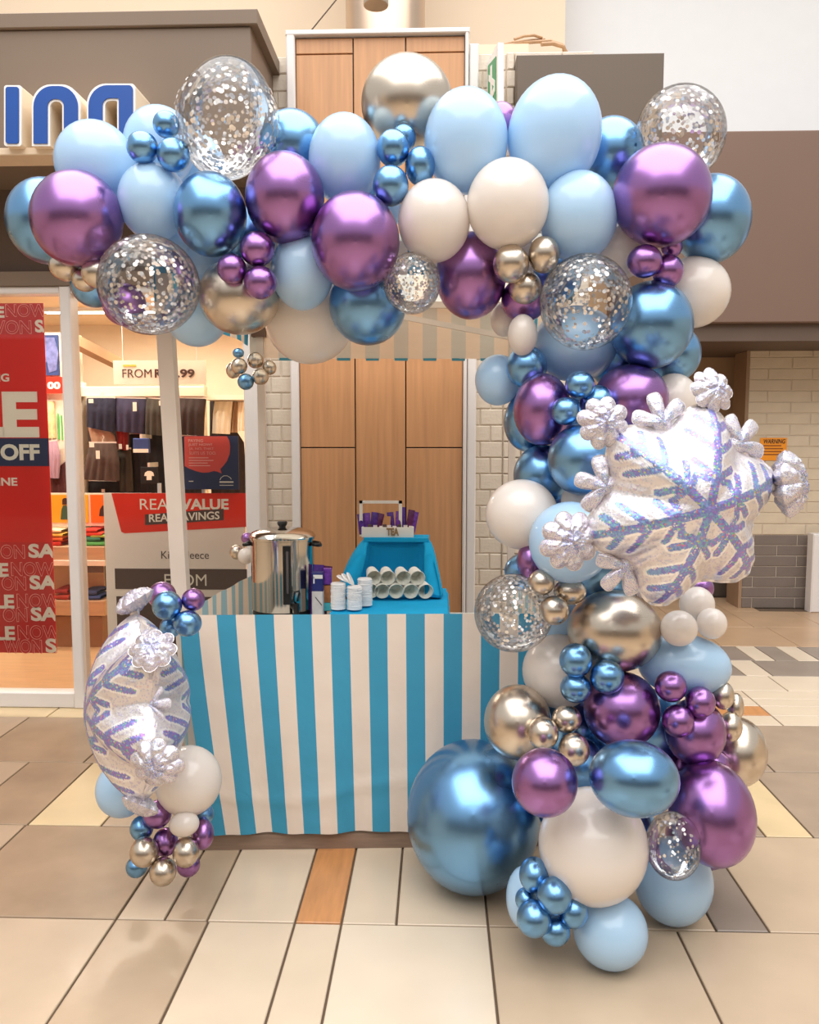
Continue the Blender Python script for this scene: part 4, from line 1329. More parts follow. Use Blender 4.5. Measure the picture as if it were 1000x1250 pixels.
htop = P(470, 611, TY + 0.05).z
hx0, hx1 = P(439, 640, TY + 0.05).x, P(491, 640, TY + 0.05).x
for x in (hx0, hx1 - 0.016):
    MB().box(x, x + 0.016, TY + 0.04, TY + 0.05, cb, htop).build('handle_post', M_CADDY, tc_)
MB().box(hx0, hx1, TY + 0.04, TY + 0.05, htop - 0.014, htop).build('handle_rail', M_CADDY, tc_)
text('letters', 'TEA', P(472, 655, TY).x, P(487, 655, TY).x, cb + ch_ * 0.18, cb + ch_ * 0.95, TY - 0.001, mat('wood_letters', (150, 116, 78), 0.6), tc_, bold=0.04, th=0.004)
SACH = {'purple': mat('sachet_purple', (84, 46, 138), 0.25, var=0.35, vscale=60), 'violet': mat('sachet_violet', (116, 60, 160), 0.25, var=0.35, vscale=60),
        'plum': mat('sachet_plum', (96, 36, 84), 0.25, var=0.35, vscale=60), 'kraft': mat('sachet_kraft', (190, 134, 84), 0.6, var=0.1), 'white': mat('sachet_white', (236, 220, 214), 0.5, var=0.15, vscale=60)}


def sachet(cx_, cy_, z0, wd, ht, m, label, tilt=0.0, th=0.006, group='sachets in the tea caddy'):
    """pillow pouch with crimped ends"""
    mb = MB()

    def f_(s, t, sg):
        x = (s - 0.5) * wd * (1 + 0.04 * math.sin(40 * s))
        z = t * ht
        e = max(0.0, math.sin(PI * min(1, max(0, (t - 0.07) / 0.86)))) ** 0.5 * max(0.0, math.sin(PI * s)) ** 0.5
        xr = x * math.cos(tilt) + z * math.sin(tilt)
        zr = z * math.cos(tilt) - x * math.sin(tilt)
        return (cx_ + xr, cy_ + sg * th * e + zr * 0.08, z0 + zr)
    mb.grid(lambda s, t: f_(s, t, -1), 8, 12)
    mb.grid(lambda s, t: f_(s, t, 1), 8, 12)
    mb.uv = None
    o = mb.build('sachet', m, None, smooth=True, fix=False)
    tag(o, label, 'sachet', group)
    return o


caddy_sachets = [
    (443, 'purple', 627, 'deep purple sachet at the post end of the tea caddy', -0.12, 0.05), (449, 'violet', 626, 'violet sachet standing second from the caddy post', -0.04, 0.055), (455, 'purple', 625, 'purple sachet leaning beside the kraft packet', 0.10, 0.05),
    (460, 'plum', 626, 'plum coloured sachet left of the kraft packet', 0.22, 0.055), (472, 'kraft', 630, 'brown kraft sachet in the middle of the tea caddy', 0.05, 0.035), (479, 'purple', 625, 'purple sachet just right of the kraft packet', -0.1, 0.055),
    (486, 'violet', 624, 'violet sachet inside the handle end of the caddy', 0.05, 0.05), (491, 'purple', 619, 'tallest purple sachet beside the caddy handle', 0.0, 0.06), (498, 'plum', 622, 'plum sachet leaning outward at the caddy end', 0.16, 0.055), (502, 'violet', 624, 'outermost violet sachet at the open caddy end', 0.2, 0.06)]
for (x, c_, ytop, lab, tl, dy) in caddy_sachets:
    p = P(x, 650, TY + dy)
    sachet(p.x, TY + dy - 0.012, cb + 0.01, 0.032, P(x, ytop, TY + dy).z - cb - 0.01, SACH[c_], lab, tl, 0.004)
for k, x in enumerate((452, 458, 465, 470, 475, 481, 488, 495, 501)):
    p = P(x, 650, TY + 0.02)
    nm = ('by the post', 'second from the post', 'third from the post', 'left of centre', 'in the centre', 'right of centre', 'third from the open end', 'second from the open end', 'by the open end')[k]
    sachet(p.x, TY + 0.018, cb + 0.01, 0.019, P(x, 640 + (k % 3), TY + 0.02).z - cb - 0.01, SACH['white'] if k % 3 else mat('sachet_cocoa', (86, 60, 56), 0.5, var=0.3, vscale=60), 'short tea bag in front row of the caddy, ' + nm, 0.06 * (k % 3 - 1), 0.003)

# packets between urn and lids
YK = 3.56
a, b = P(380.5, 722, YK), P(394, 699, YK)
t = thing('cocoa_packet', 'tall navy and white packet standing between urn and lid stacks', 'packet', (P(388, 740, YK).x, YK, cz))
MB().cbox(a.x, b.x, YK, YK + 0.04, cz + 0.004, a.z, 0.004).build('white_base', mat('packet_white', (214, 208, 206), 0.5, var=0.1, vscale=30), t)
MB().cbox(a.x, b.x, YK - 0.001, YK + 0.041, a.z, b.z, 0.004).build('navy_sleeve', mat('packet_navy', (36, 44, 112), 0.35, var=0.08), t)
MB().cbox(a.x + 0.008, b.x, YK - 0.003, YK - 0.001, P(0, 703, YK).z - 0.004, P(0, 699.5, YK).z, 0.0005).build('white_flash', M_WHITE, t)
MB().cbox(a.x + 0.008, a.x + 0.014, YK - 0.003, YK - 0.001, P(0, 710, YK).z, P(0, 702, YK).z, 0.0005).build('white_flash', M_WHITE, t)
MB().bar(P(385, 729, YK - 0.001), P(393, 739, YK - 0.001), 0.002, 0.003).build('dark_line', M_BLACK, t)
sachet(P(385, 700, YK + .07).x, YK + 0.07, cz + 0.004, 0.05, P(385, 691, YK + .07).z - cz, SACH['purple'], 'purple sachet standing behind the navy packet', 0.05, 0.008, 'sachets beside the urn')
sachet(P(391, 700, YK + .08).x, YK + 0.09, cz + 0.004, 0.05, P(391, 692, YK + .09).z - cz, SACH['plum'], 'plum sachet behind the navy packet, leaning to the crate', 0.12, 0.008, 'sachets beside the urn')
YS = 3.60
t = thing('chocolate_stick_pack', 'slim packet with purple top, brown middle and turquoise foot by the lids', 'packet', (P(400, 740, YS).x, YS, cz))
for nm, ya, yb2, m in (('purple_top', 694, 714, SACH['violet']), ('brown_middle', 715, 736, mat('packet_brown', (176, 112, 66), 0.5, var=0.3, vscale=40)), ('turquoise_foot', 736, 746, mat('packet_turquoise', (80, 196, 206), 0.4))):
    a, b = P(395, yb2, YS), P(404.5, ya, YS)
    MB().cbox(a.x, b.x, YS, YS + 0.02, max(a.z, cz + 0.003), b.z, 0.003).build(nm, m, t)
# ------------------------------------------------------------------ balloons
def latex(name, rgb, edge):
    m = bpy.data.materials.new(name)
    m.use_nodes = True
    nt = m.node_tree
    b = nt.nodes['Principled BSDF']
    lw = nt.nodes.new('ShaderNodeTexNoise')
    lw.inputs['Scale'].default_value = 1.2
    mx = nt.nodes.new('ShaderNodeMix')
    mx.data_type = 'RGBA'
    mx.inputs[6].default_value = lin(rgb) + [1]
    mx.inputs[7].default_value = lin(edge) + [1]
    nt.links.new(lw.outputs['Fac'], mx.inputs[0])
    nt.links.new(mx.outputs[2], b.inputs['Base Color'])
    b.inputs['Roughness'].default_value = 0.28
    b.inputs['Specular IOR Level'].default_value = 0.5
    b.inputs['Coat Weight'].default_value = 0.6
    b.inputs['Coat Roughness'].default_value = 0.08
    tl = nt.nodes.new('ShaderNodeBsdfTranslucent')
    nt.links.new(mx.outputs[2], tl.inputs[0])
    ms = nt.nodes.new('ShaderNodeMixShader')
    ms.inputs[0].default_value = 0.25
    nt.links.new(b.outputs[0], ms.inputs[1])
    nt.links.new(tl.outputs[0], ms.inputs[2])
    nt.links.new(ms.outputs[0], nt.nodes['Material Output'].inputs[0])
    return m


def chrome(name, rgb, rough=0.29):
    m = bpy.data.materials.new(name)
    m.use_nodes = True
    nt = m.node_tree
    b = nt.nodes['Principled BSDF']
    nz = nt.nodes.new('ShaderNodeTexNoise')
    nz.inputs['Scale'].default_value = 2.0
    mr = nt.nodes.new('ShaderNodeMapRange')
    mr.inputs['To Min'].default_value = rough * 0.85
    mr.inputs['To Max'].default_value = rough * 1.15
    nt.links.new(nz.outputs['Fac'], mr.inputs['Value'])
    nt.links.new(mr.outputs[0], b.inputs['Roughness'])
    b.inputs['Base Color'].default_value = lin(rgb) + [1]
    b.inputs['Metallic'].default_value = 1.0
    b.inputs['Coat Weight'].default_value = 0.12
    b.inputs['Coat Roughness'].default_value = 0.06
    return m


M_LB = latex('light_blue_latex', (188, 224, 252), (194, 227, 252))
M_WB = latex('white_latex', (244, 234, 224), (246, 238, 230))
M_CB = chrome('chrome_blue', (118, 166, 210))
M_CP = chrome('chrome_purple', (158, 114, 174))
M_CS = chrome('chrome_champagne', (206, 193, 177))
M_CLEAR = glass_mat('clear_latex', (0.99, 0.99, 0.99), 0.8)
M_CONF = mat('silver_confetti', (244, 240, 236), 0.25, 0.75, var=0.05)


def unit_balloon(mm, nm):
    mb = MB()
    prof = []
    n = 26
    for i in range(n + 1):
        a = -PI / 2 + PI * i / n
        r, h = math.cos(a), math.sin(a)
        if h < -0.3:                       # taper towards the neck
            u = (-h - 0.3) / 0.7
            h -= 0.14 * u ** 2
            r *= 1 - 0.06 * u
        prof.append((max(r, 0.0), h))
    prof[0] = (0.03, -1.14)
    mb.lathe((0, 0, 0), prof[:-1] + [(0.0, 1.0)], 40)
    return mb.mesh(nm, mm, True)


def unit_knot(mm):
    return MB().lathe((0, 0, -1.13), [(0.035, 0.01), (0.028, -0.04), (0.05, -0.06), (0.055, -0.075), (0.07, -0.12), (0.085, -0.13), (0.07, -0.12)], 14).mesh('knot', mm, True)


def unit_confetti(n, seed, size=0.048, low=0.0):
    rng = random.Random(seed)
    mb = MB()
    for _ in range(n):
        while True:
            v = Vector((rng.gauss(0, 1), rng.gauss(0, 1), rng.gauss(0, 1)))
            if v.length > 0.1:
                break
        v.normalize()
        if v.y > 0.25 and rng.random() < low:
            v.y = -v.y
        u = v.orthogonal().normalized()
        w_ = v.cross(u)
        rot = rng.uniform(0, 6.28)
        tilt = Vector((rng.uniform(-.25, .25), rng.uniform(-.25, .25), rng.uniform(-.25, .25)))
        nn = (v + tilt).normalized()
        u = nn.orthogonal().normalized()
        w_ = nn.cross(u)
        r = size * rng.uniform(0.75, 1.15)
        c = v * 0.965
        k = 7
        mb.add([c + (u * math.cos(rot + 2 * PI * i / k) + w_ * math.sin(rot + 2 * PI * i / k)) * r for i in range(k)], [tuple(range(k))])
    return mb.mesh('confetti', M_CONF, False, fix=False)


TYPES = {
    'LB': ('latex_balloon', 'light blue balloon', M_LB, 'light blue balloons'),
    'W': ('latex_balloon', 'white balloon', M_WB, 'white balloons'),
    'CB': ('chrome_balloon', 'chrome blue balloon', M_CB, 'chrome blue balloons'),
    'CP': ('chrome_balloon', 'chrome purple balloon', M_CP, 'chrome purple balloons'),
    'CS': ('chrome_balloon', 'champagne chrome balloon', M_CS, 'champagne chrome balloons'),
    'CF': ('confetti_balloon', 'clear confetti balloon', M_CLEAR, 'clear confetti balloons'),
}
UM = {k: (unit_balloon(v[2], v[0]), unit_knot(v[2])) for k, v in TYPES.items()}
CONF = [unit_confetti(760, 3, 0.042, 0.3), unit_confetti(640, 5, 0.045, 0.2), unit_confetti(150, 8, 0.052)]

# type, px, py, rx, ry, tilt(deg), layer (0 = nearest), description
B = [
 # --- top garland, left end
 ('LB', 117, 200, 48, 50, 0, 2, 'big, covering the last sign letter at garland left end'),
 ('LB', 195, 178, 43, 46, 0, 2, 'pale, behind the three small blue ones by the sign'),
 ('CB', 174, 180, 19, 19, 0, 0, 'small, leftmost of the trio beside the sign letters'),
 ('CB', 203, 152, 16, 16, 0, 1, 'small, uppermost of the trio beside the sign letters'),
 ('CB', 212, 189, 20, 20, 0, 0, 'small, lowest of the trio beside the sign letters'),
 ('CP', 94, 267, 54, 57, -15, 1, 'large, at the far left end of the garland'),
 ('CB', 57, 270, 47, 51, 0, 3, 'outermost at garland left end, behind the large purple'),
 ('LB', 187, 246, 42, 46, 0, 2, 'between the large left purple and a chrome blue'),
 ('CB', 257, 262, 44, 50, 0, 1, 'directly under the tallest confetti balloon'),
 ('CF', 277, 146, 58, 71, -12, 1, 'tall oval, topmost at the left of the garland'),
 ('LB', 240, 200, 34, 36, 0, 4, 'deep behind, below left of the tall oval confetti balloon'),
 ('CP', 348, 242, 48, 54, 0, 1, 'right of the tall oval confetti balloon'),
 ('CB', 357, 178, 41, 42, 0, 4, 'half hidden just right of the tall oval confetti'),
 ('LB', 421, 195, 44, 53, 0, 3, 'egg shaped, in front of the timber panel top left'),
 ('CP', 434, 295, 54, 59, 0, 0, 'large, at the centre of the top garland'),
 ('CS', 497, 127, 56, 56, 0, 5, 'large, topmost in front of the timber panel'),
 ('LB', 569, 173, 51, 61, 0, 2, 'large, top middle beside the champagne one'),
 ('LB', 677, 165, 57, 67, -8, 2, 'largest, under the brown bulkhead board'),
 ('CP', 612, 150, 20, 24, 0, 6, 'barely seen between two large top light blues'),
 ('CB', 480, 181, 20, 22, 0, 1, 'small, upper of the trio at the top middle'),
 ('CB', 513, 203, 18, 23, 0, 1, 'small, right one of the trio at the top middle'),
 ('CB', 477, 227, 22, 24, 0, 0, 'small, lowest of the trio at the top middle'),
 ('CB', 493, 168, 15, 17, 0, 3, 'tiny, tucked behind the trio at the top middle'),
 ('W', 530, 270, 44, 49, 0, 1, 'in the middle, right of the large central purple'),
 ('W', 620, 250, 50, 54, 0, 0, 'large, under the two big top light blues'),
 ('LB', 706, 265, 47, 54, 0, 1, 'right of the large white, above the round confetti'),
 ('CB', 746, 188, 40, 43, 0, 4, 'wedged between largest light blue and right purple'),
 ('CP', 808, 239, 59, 61, 20, 0, 'largest, at the right shoulder of the arch'),
 ('CF', 831, 163, 53, 56, 20, 3, 'topmost at the right shoulder against the white wall'),
 ('CB', 868, 268, 47, 53, 0, 2, 'outermost at the right shoulder of the arch'),
 ('W', 846, 357, 44, 43, 0, 3, 'outermost on the right under the chrome blue shoulder'),
 ('CP', 787, 319, 21, 20, 0, 0, 'small, left of the trio under the right shoulder'),
 ('CP', 815, 331, 19, 20, 0, 0, 'small, lower right of the trio under right shoulder'),
 ('CP', 820, 301, 13, 14, 0, 2, 'tiny, top of the trio under the right shoulder'),
 ('W', 757, 305, 34, 36, 0, 4, 'hidden deep behind the purple shoulder trio'),
 ('CB', 795, 397, 50, 53, 0, 2, 'large, right of the round confetti balloon at the bend'),
 ('CB', 822, 432, 33, 35, 0, 4, 'behind the lower right of the large bend blue'),
 ('CF', 715, 369, 56, 58, 0, 0, 'round, at the inner bend of the arch'),
 ('CS', 624, 322, 22, 23, 0, 0, 'small, left one of the trio under the large white'),
 ('CS', 664, 311, 19, 22, 0, 0, 'small, right one of the trio under the large white'),
 ('CS', 641, 351, 20, 20, 0, 1, 'small, lowest of the trio under the large white'),
 ('CP', 575, 337, 43, 52, 0, 2, 'hanging under the two white ones at top middle'),
 ('CP', 640, 366, 28, 27, 0, 3, 'half hidden under the small champagne trio'),
 ('W', 616, 390, 17, 21, 0, 4, 'small, upper one hanging at the arch inner corner'),
 ('W', 638, 409, 18, 25, 0, 3, 'small oval, lower one hanging at the arch inner corner'),
 ('CB', 643, 448, 25, 26, 0, 5, 'behind the small white oval at the arch inner corner'),
 ('LB', 703, 420, 52, 46, 0, 3, 'greyish, right below the round confetti balloon'),
 ('LB', 608, 464, 28, 31, 0, 6, 'alone against the brick wall inside the arch'),
 ('CF', 503, 346, 35, 37, 0, 1, 'small, under the central white of the garland'),
 ('CB', 449, 372, 47, 49, 0, 2, 'hanging below the large central purple'),
 ('W', 378, 388, 55, 56, 0, 4, 'largest, hanging low in front of the canopy left'),
 ('LB', 369, 332, 38, 46, 0, 3, 'squeezed between the two large left-centre purples'),
 ('CS', 292, 362, 49, 46, 0, 2, 'large, hanging at the left under the purple trio'),
 ('CP', 314, 304, 21, 21, 0, 0, 'small, upper one of the trio at left centre'),
 ('CP', 283, 328, 18, 18, 0, 0, 'small, left one of the trio at left centre'),
 ('CP', 318, 345, 20, 20, 0, 0, 'small, lowest of the trio at left centre'),
 ('CF', 182, 348, 61, 60, 0, 0, 'big round, hanging lowest at the left end'),
 ('LB', 240, 384, 38, 39, 0, 3, 'hanging behind the big round left confetti'),
 ('CS', 81, 325, 20, 18, 0, 2, 'small, below the large purple at far left'),
 ('CS', 117, 333, 17, 18, 0, 2, 'small, tucked against the big round left confetti'),
 ('CS', 104, 342, 15, 14, 0, 3, 'tiny, between two small ones at far left'),
 ('CB', 115, 347, 28, 28, 0, 5, 'peeking below the small champagne ones at far left'),
 ('CP', 152, 372, 26, 26, 0, 4, 'seen through the big round left confetti balloon'),
 # --- right column, upper
 ('CB', 708, 470, 18, 17, 0, 0, 'small, top of the trio above the snowflake'),
 ('CB', 729, 491, 21, 21, 0, 0, 'small, right of the trio above the snowflake'),
 ('CB', 690, 502, 17, 17, 0, 0, 'small, left of the trio above the snowflake'),
 ('CP', 662, 500, 35, 44, 0, 1, 'left of the small blue trio above the snowflake'),
 ('CP', 770, 487, 45, 42, 0, 1, 'right of the small blue trio above the snowflake'),
 ('CB', 646, 515, 31, 37, 0, 4, 'behind the purple at the column inner edge'),
 ('CB', 662, 580, 35, 37, 0, 2, 'inner column edge above the beige white one'),
 ('CB', 712, 561, 43, 44, 0, 1, 'large, left of the snowflake upper corner'),
 ('W', 637, 628, 44, 43, 0, 1, 'large, inner column edge at urn lid height'),
 ('W', 707, 612, 22, 24, 0, 4, 'hidden behind the snowflake left petal'),
 ('W', 822, 490, 30, 34, 0, 4, 'behind the topmost snowflake flower'),
 ('LB', 696, 662, 50, 50, 0, 0, 'behind the small snowflake flower at column left'),
 ('CP', 648, 685, 17, 24, 0, 4, 'sliver beside the light blue with snowflake flower'),
 ('CB', 640, 697, 24, 22, 0, 4, 'sliver above the column side confetti balloon'),
 ('CB', 740, 692, 46, 46, 0, 3, 'dark, under the lower left of the snowflake'),
 ('CS', 661, 711, 16, 16, 0, 0, 'small, upper left of the trio at mid column'),
 ('CS', 696, 722, 20, 16, 0, 1, 'small oval, right of the trio at mid column'),
 ('CS', 677, 745, 18, 18, 0, 0, 'small, lowest of the trio at mid column'),
 ('CF', 627, 748, 48, 48, 0, 1, 'beside the counter at the column inner edge'),
 ('CS', 750, 770, 57, 50, 0, 1, 'largest oval, under the snowflake bottom'),
 ('W', 683, 819, 45, 45, 0, 2, 'left of the small blue cluster at mid column'),
 ('CB', 703, 806, 20, 21, 0, 0, 'small, top left of the cluster under champagne oval'),
 ('CB', 741, 826, 21, 21, 0, 0, 'small, right of the cluster under champagne oval'),
 ('CB', 703, 840, 19, 18, 0, 0, 'small, bottom left of the cluster under champagne oval'),
 ('CB', 719, 789, 13, 14, 0, 2, 'tiny, back of the cluster under champagne oval'),
 ('W', 829, 767, 22, 22, 0, 0, 'small, front left of the trio under the snowflake'),
 ('W', 869, 761, 18, 19, 0, 1, 'small, right of the trio under the snowflake'),
 ('W', 851, 738, 21, 22, 0, 1, 'small, top of the trio under the snowflake'),
 ('CP', 855, 718, 16, 16, 0, 3, 'tiny sliver behind the small white trio'),
 ('LB', 835, 812, 55, 38, 0, 2, 'wide, right side of the column under the white trio'),
 ('CP', 759, 866, 46, 46, 0, 1, 'large, in the lower column centre'),
 ('CP', 819, 838, 19, 19, 0, 0, 'small, top of the trio at the lower right'),
 ('CP', 855, 857, 18, 19, 0, 0, 'small, right of the trio at the lower right'),
 ('CP', 828, 880, 19, 20, 0, 0, 'small, lowest of the trio at the lower right'),
 ('CP', 849, 893, 36, 40, 0, 1, 'medium, behind the small purple trio'),
 ('CS', 883, 849, 13, 17, 0, 2, 'small, top of the trio at the column outer edge'),
 ('CS', 898, 863, 10, 17, 0, 3, 'small, furthest out of the outer edge trio'),
 ('CS', 892, 887, 14, 18, 0, 2, 'small, lowest of the trio at the column outer edge'),
 ('CS', 900, 918, 35, 42, 0, 3, 'large, outermost at the lower right of the column'),
 ('CP', 866, 936, 26, 24, 0, 2, 'sliver above the large lower right purple'),
 ('CB', 774, 950, 54, 46, 0, 0, 'wide, above the large bottom white'),
 ('CP', 869, 992, 51, 63, 12, 1, 'largest oval, at the lower right of the column'),
 ('CP', 856, 1022, 42, 38, 0, 3, 'peeking out below the largest purple oval'),
 ('CS', 632, 881, 41, 45, 0, 2, 'large, above the giant blue beside the skirt'),
 ('CS', 663, 895, 19, 20, 0, 0, 'small, left of the trio above the lower purple'),
 ('CS', 692, 878, 18, 17, 0, 1, 'small, top of the trio above the lower purple'),
 ('CS', 701, 915, 19, 20, 0, 0, 'small, right of the trio above the lower purple'),
 ('CP', 643, 908, 13, 14, 0, 2, 'tiny, tucked beside the small champagne trio'),
 ('CP', 665, 955, 40, 41, 0, 0, 'medium, right of the giant blue balloon'),
 ('CB', 707, 935, 30, 36, 0, 4, 'dark, in the gap behind the lower champagne trio'),
 ('CB', 745, 905, 30, 30, 0, 5, 'dark, deep in the gap between the lower purples'),
 ('CB', 820, 930, 30, 40, 0, 5, 'dark, deep in the gap left of purple ovals'),
 ('W', 724, 1032, 66, 69, 0, 1, 'largest, at the bottom of the column'),
 ('CB', 578, 995, 81, 90, 0, -1, 'giant, on the floor in front of the striped skirt'),
 ('CF', 822, 1032, 33, 40, 0, 0, 'sparse, beside the largest bottom white'),
 ('LB', 822, 1075, 47, 51, 0, -1, 'on the floor under the sparse confetti balloon'),
 ('LB', 745, 1136, 45, 44, 0, -1, 'nearest, on the floor at the column foot'),
 ('LB', 641, 1095, 23, 36, 0, 3, 'behind the small blue cluster at the floor'),
 ('CB', 652, 1068, 18, 21, 0, 1, 'small, top of the floor cluster'),
 ('CB', 677, 1093, 21, 22, 0, 0, 'small, front middle of the floor cluster'),
 ('CB', 642, 1098, 13, 14, 0, 2, 'tiny, back left of the floor cluster'),
 ('CB', 652, 1121, 21, 22, 0, 0, 'small, lower left of the floor cluster'),
 ('CB', 700, 1112, 18, 20, 0, 1, 'small, right of the floor cluster'),
 ('CB', 678, 1136, 18, 18, 0, 1, 'small, lowest of the floor cluster'),
 # --- dark fillers inside the garland
 ('CB', 302, 292, 34, 38, 0, 9, 'shaded, deep behind the purple trio at left centre'),
 ('LB', 222, 300, 34, 34, 0, 9, 'deep behind the big round left confetti top edge'),
 ('LB', 255, 322, 32, 34, 0, 9, 'deep behind the left champagne and chrome blue'),
 ('CB', 595, 225, 26, 26, 0, 9, 'sliver deep between the top whites and light blues'),
 ('LB', 460, 255, 30, 34, 0, 9, 'deep behind the lowest of the top middle trio'),
 ('CB', 680, 340, 30, 30, 0, 9, 'deep behind the right champagne of the white trio'),
 ('CB', 755, 440, 36, 36, 0, 9, 'deep behind the bend between blue and light blue'),
 ('CB', 700, 520, 34, 36, 0, 9, 'deep behind the small trio above the snowflake'),
 ('CB', 668, 640, 36, 44, 0, 9, 'deep behind the large inner edge white'),
 ('LB', 690, 770, 40, 34, 0, 9, 'deep between champagne trio and champagne oval'),
 ('CB', 690, 878, 42, 48, 0, 9, 'slate, deep behind the lower champagne trio'),
 ('CB', 800, 890, 44, 48, 0, 9, 'shaded, deep between the lower purple balloons'),
 ('CP', 812, 940, 34, 40, 0, 9, 'shaded, deep right of the wide chrome blue'),
 ('CB', 690, 985, 34, 38, 0, 9, 'shaded, deep between giant blue and bottom white'),
 ('CB', 770, 1020, 34, 40, 0, 9, 'shaded, deep behind the sparse confetti balloon'),
 # --- left post, upper group
 ('CP', 198, 727, 17, 17, 0, 2, 'small, upper left of the group on the front post'),
 ('CB', 204, 739, 18, 18, 0, 0, 'small, centre of the group on the front post'),
 ('CP', 236, 732, 14, 14, 0, 1, 'small, right of the group on the front post'),
 ('CB', 229, 761, 17, 16, 0, 0, 'small, lower right of the group on the front post'),
 ('CB', 208, 766, 13, 13, 0, 2, 'small, lower left of the group on the front post'),
 # --- left post, foot group
 ('W', 230, 953, 40, 42, 0, 1, 'large, at the left skirt corner above the floor cluster'),
 ('LB', 150, 963, 32, 34, 0, 3, 'behind the bottom of the left snowflake'),
 ('CP', 192, 994, 17, 17, 0, 1, 'small, upper left of the skirt corner cluster'),
 ('CB', 173, 1011, 14, 15, 0, 2, 'small, left side of the skirt corner cluster'),
 ('CP', 202, 1028, 15, 17, 0, 1, 'small, centre of the skirt corner cluster'),
 ('W', 225, 1006, 18, 15, 0, 0, 'small, under the large white at the skirt corner'),
 ('CP', 248, 1018, 13, 18, 0, 1, 'small, right side of the skirt corner cluster'),
 ('CS', 176, 1040, 17, 18, 0, 0, 'small, left of the skirt corner cluster'),
 ('CS', 227, 1040, 16, 18, 0, 0, 'small, right of the skirt corner cluster'),
 ('CS', 199, 1064, 16, 17, 0, 0, 'small, lowest of the skirt corner cluster'),
 ('CB', 167, 1058, 13, 13, 0, 2, 'small, bottom left of the skirt corner cluster'),
 ('CP', 230, 1056, 14, 14, 0, 3, 'small, shaded bottom right of the skirt corner cluster'),
 ('CB', 248, 994, 13, 13, 0, 3, 'small, behind the large white at the skirt corner'),
 # --- rear post groups
 ('CS', 292, 447, 10, 10, 0, 0, 'tiny, left of the cluster hanging on the rear post'),
 ('CB', 300, 466, 10, 10, 0, 0, 'tiny, lowest of the cluster hanging on the rear post'),
 ('CS', 312, 440, 10, 10, 0, 1, 'tiny, top of the cluster hanging on the rear post'),
 ('CS', 318, 460, 10, 10, 0, 0, 'tiny, lower right of the cluster on the rear post'),
 ('CS', 329, 449, 8.5, 9, 0, 1, 'tiny, rightmost of the cluster on the rear post'),
 ('CB', 291, 431, 7, 6, 0, 1, 'tiny, uppermost of the cluster on the rear post'),
 ('CS', 285, 452, 9, 10, 0, 2, 'tiny, leftmost rear of the cluster on rear post'),
 ('CP', 302, 657, 7.5, 7, 0, 1, 'tiny, purple one beside the urn handle'),
 ('CS', 289, 674, 8.5, 9, 0, 2, 'tiny, outer one beside the urn handle'),
 ('W', 300, 679, 9.5, 10, 0, 0, 'tiny, below the urn handle on the rear post'),
]


OVERRIDE = {(774, 950): 2.29, (665, 955): 2.32, (724, 1032): 2.34}


def base_depth(px, py):
    if (px, py) in OVERRIDE:
        return OVERRIDE[(px, py)]
    if py < 500 and 255 < px < 345 and py > 425:
        return 3.95
    if 640 < py < 700 and px < 320:
        return 3.95
    if px < 280 and py > 690:
        if py < 800:
            return 2.84
        return 2.76
    if py <= 430:
        return 2.68
    if py < 900:
        return 2.68 - (py - 430) * 0.0003
    return 2.54 - (py - 900) * 0.0008


placed = []
order = sorted(range(len(B)), key=lambda i: B[i][6])
pos = {}
for i in order:
    ty, px, py, rx, ry, tl, ly, lab = B[i]
    d = base_depth(px, py) + 0.035 * ly
    dr = ray(px, py)
    rp = (rx + ry) / 2
    # floor limit
    dmax = 99
    den = (-dr.z) * 1.0 + ry / FPX
    if den > 0:
        dmax = CAM_H / den - 0.002
    if ly == -1:
        d = dmax
    if ly == 9:
        d = min(base_depth(px, py) + 0.30, dmax)
    for _ in range(120 if 0 <= ly < 9 else 0):
        p = CP + dr * d
        r = rp * d / FPX
        hit = False
        for (q, qr, qpx, qpy, qrp) in placed:
            if (p - q).length < 0.90 * (r + qr) - 0.001:
                hit = True
                break
        if not hit:
            break
        d += 0.006
        if d - base_depth(px, py) > 0.55:
            break
    d = min(d, dmax)
    p = CP + dr * d
    pos[i] = (p, d)
    placed.append((p, rp * d / FPX, px, py, rp))

ncf = 0
for i, (ty, px, py, rx, ry, tl, ly, lab) in enumerate(B):
    p, d = pos[i]
    nm, lead, mm, grp = TYPES[ty]
    view = (p - CP).normalized()
    rgt = view.cross(Vector((0, 0, 1))).normalized()
    upv = rgt.cross(view)
    a = math.radians(tl)
    ax = rgt * math.cos(a) + upv * math.sin(a)
    ay = -rgt * math.sin(a) + upv * math.cos(a)
    az = -view
    k = d / FPX
    sx_, sy_ = rx * k, ry * k
    # perspective stretch of spheres away from the image centre is kept out: radii measured along the outline
    sz_ = (sx_ + sy_) / 2 * (1.0 if rx > 25 else 0.96)
    R3 = Matrix((ax, ay, az)).transposed()
    Mx = Matrix.Translation(p) @ R3.to_4x4() @ Matrix.Diagonal((sx_, sy_, sz_, 1))
    o = link(nm, UM[ty][0], None, Mx)
    tag(o, lead + ' ' + lab, 'balloon', grp)
    kn = link('knot', UM[ty][1], None, Mx)
    kn.parent = o
    kn.matrix_parent_inverse = Mx.inverted()
    if ty == 'CF':
        ci = 2 if 'sparse' in lab else ncf % 2
        ncf += 1
        cf = link('confetti', CONF[ci], None, Mx)
        cf.parent = o
        cf.matrix_parent_inverse = Mx.inverted()
        cf.matrix_basis = Mx @ Matrix.Rotation(0.9 * ncf, 4, 'Z') @ Matrix.Rotation(0.3 * ncf, 4, 'X')
        tag(cf, 'round silver confetti flakes inside the balloon', kind='stuff')

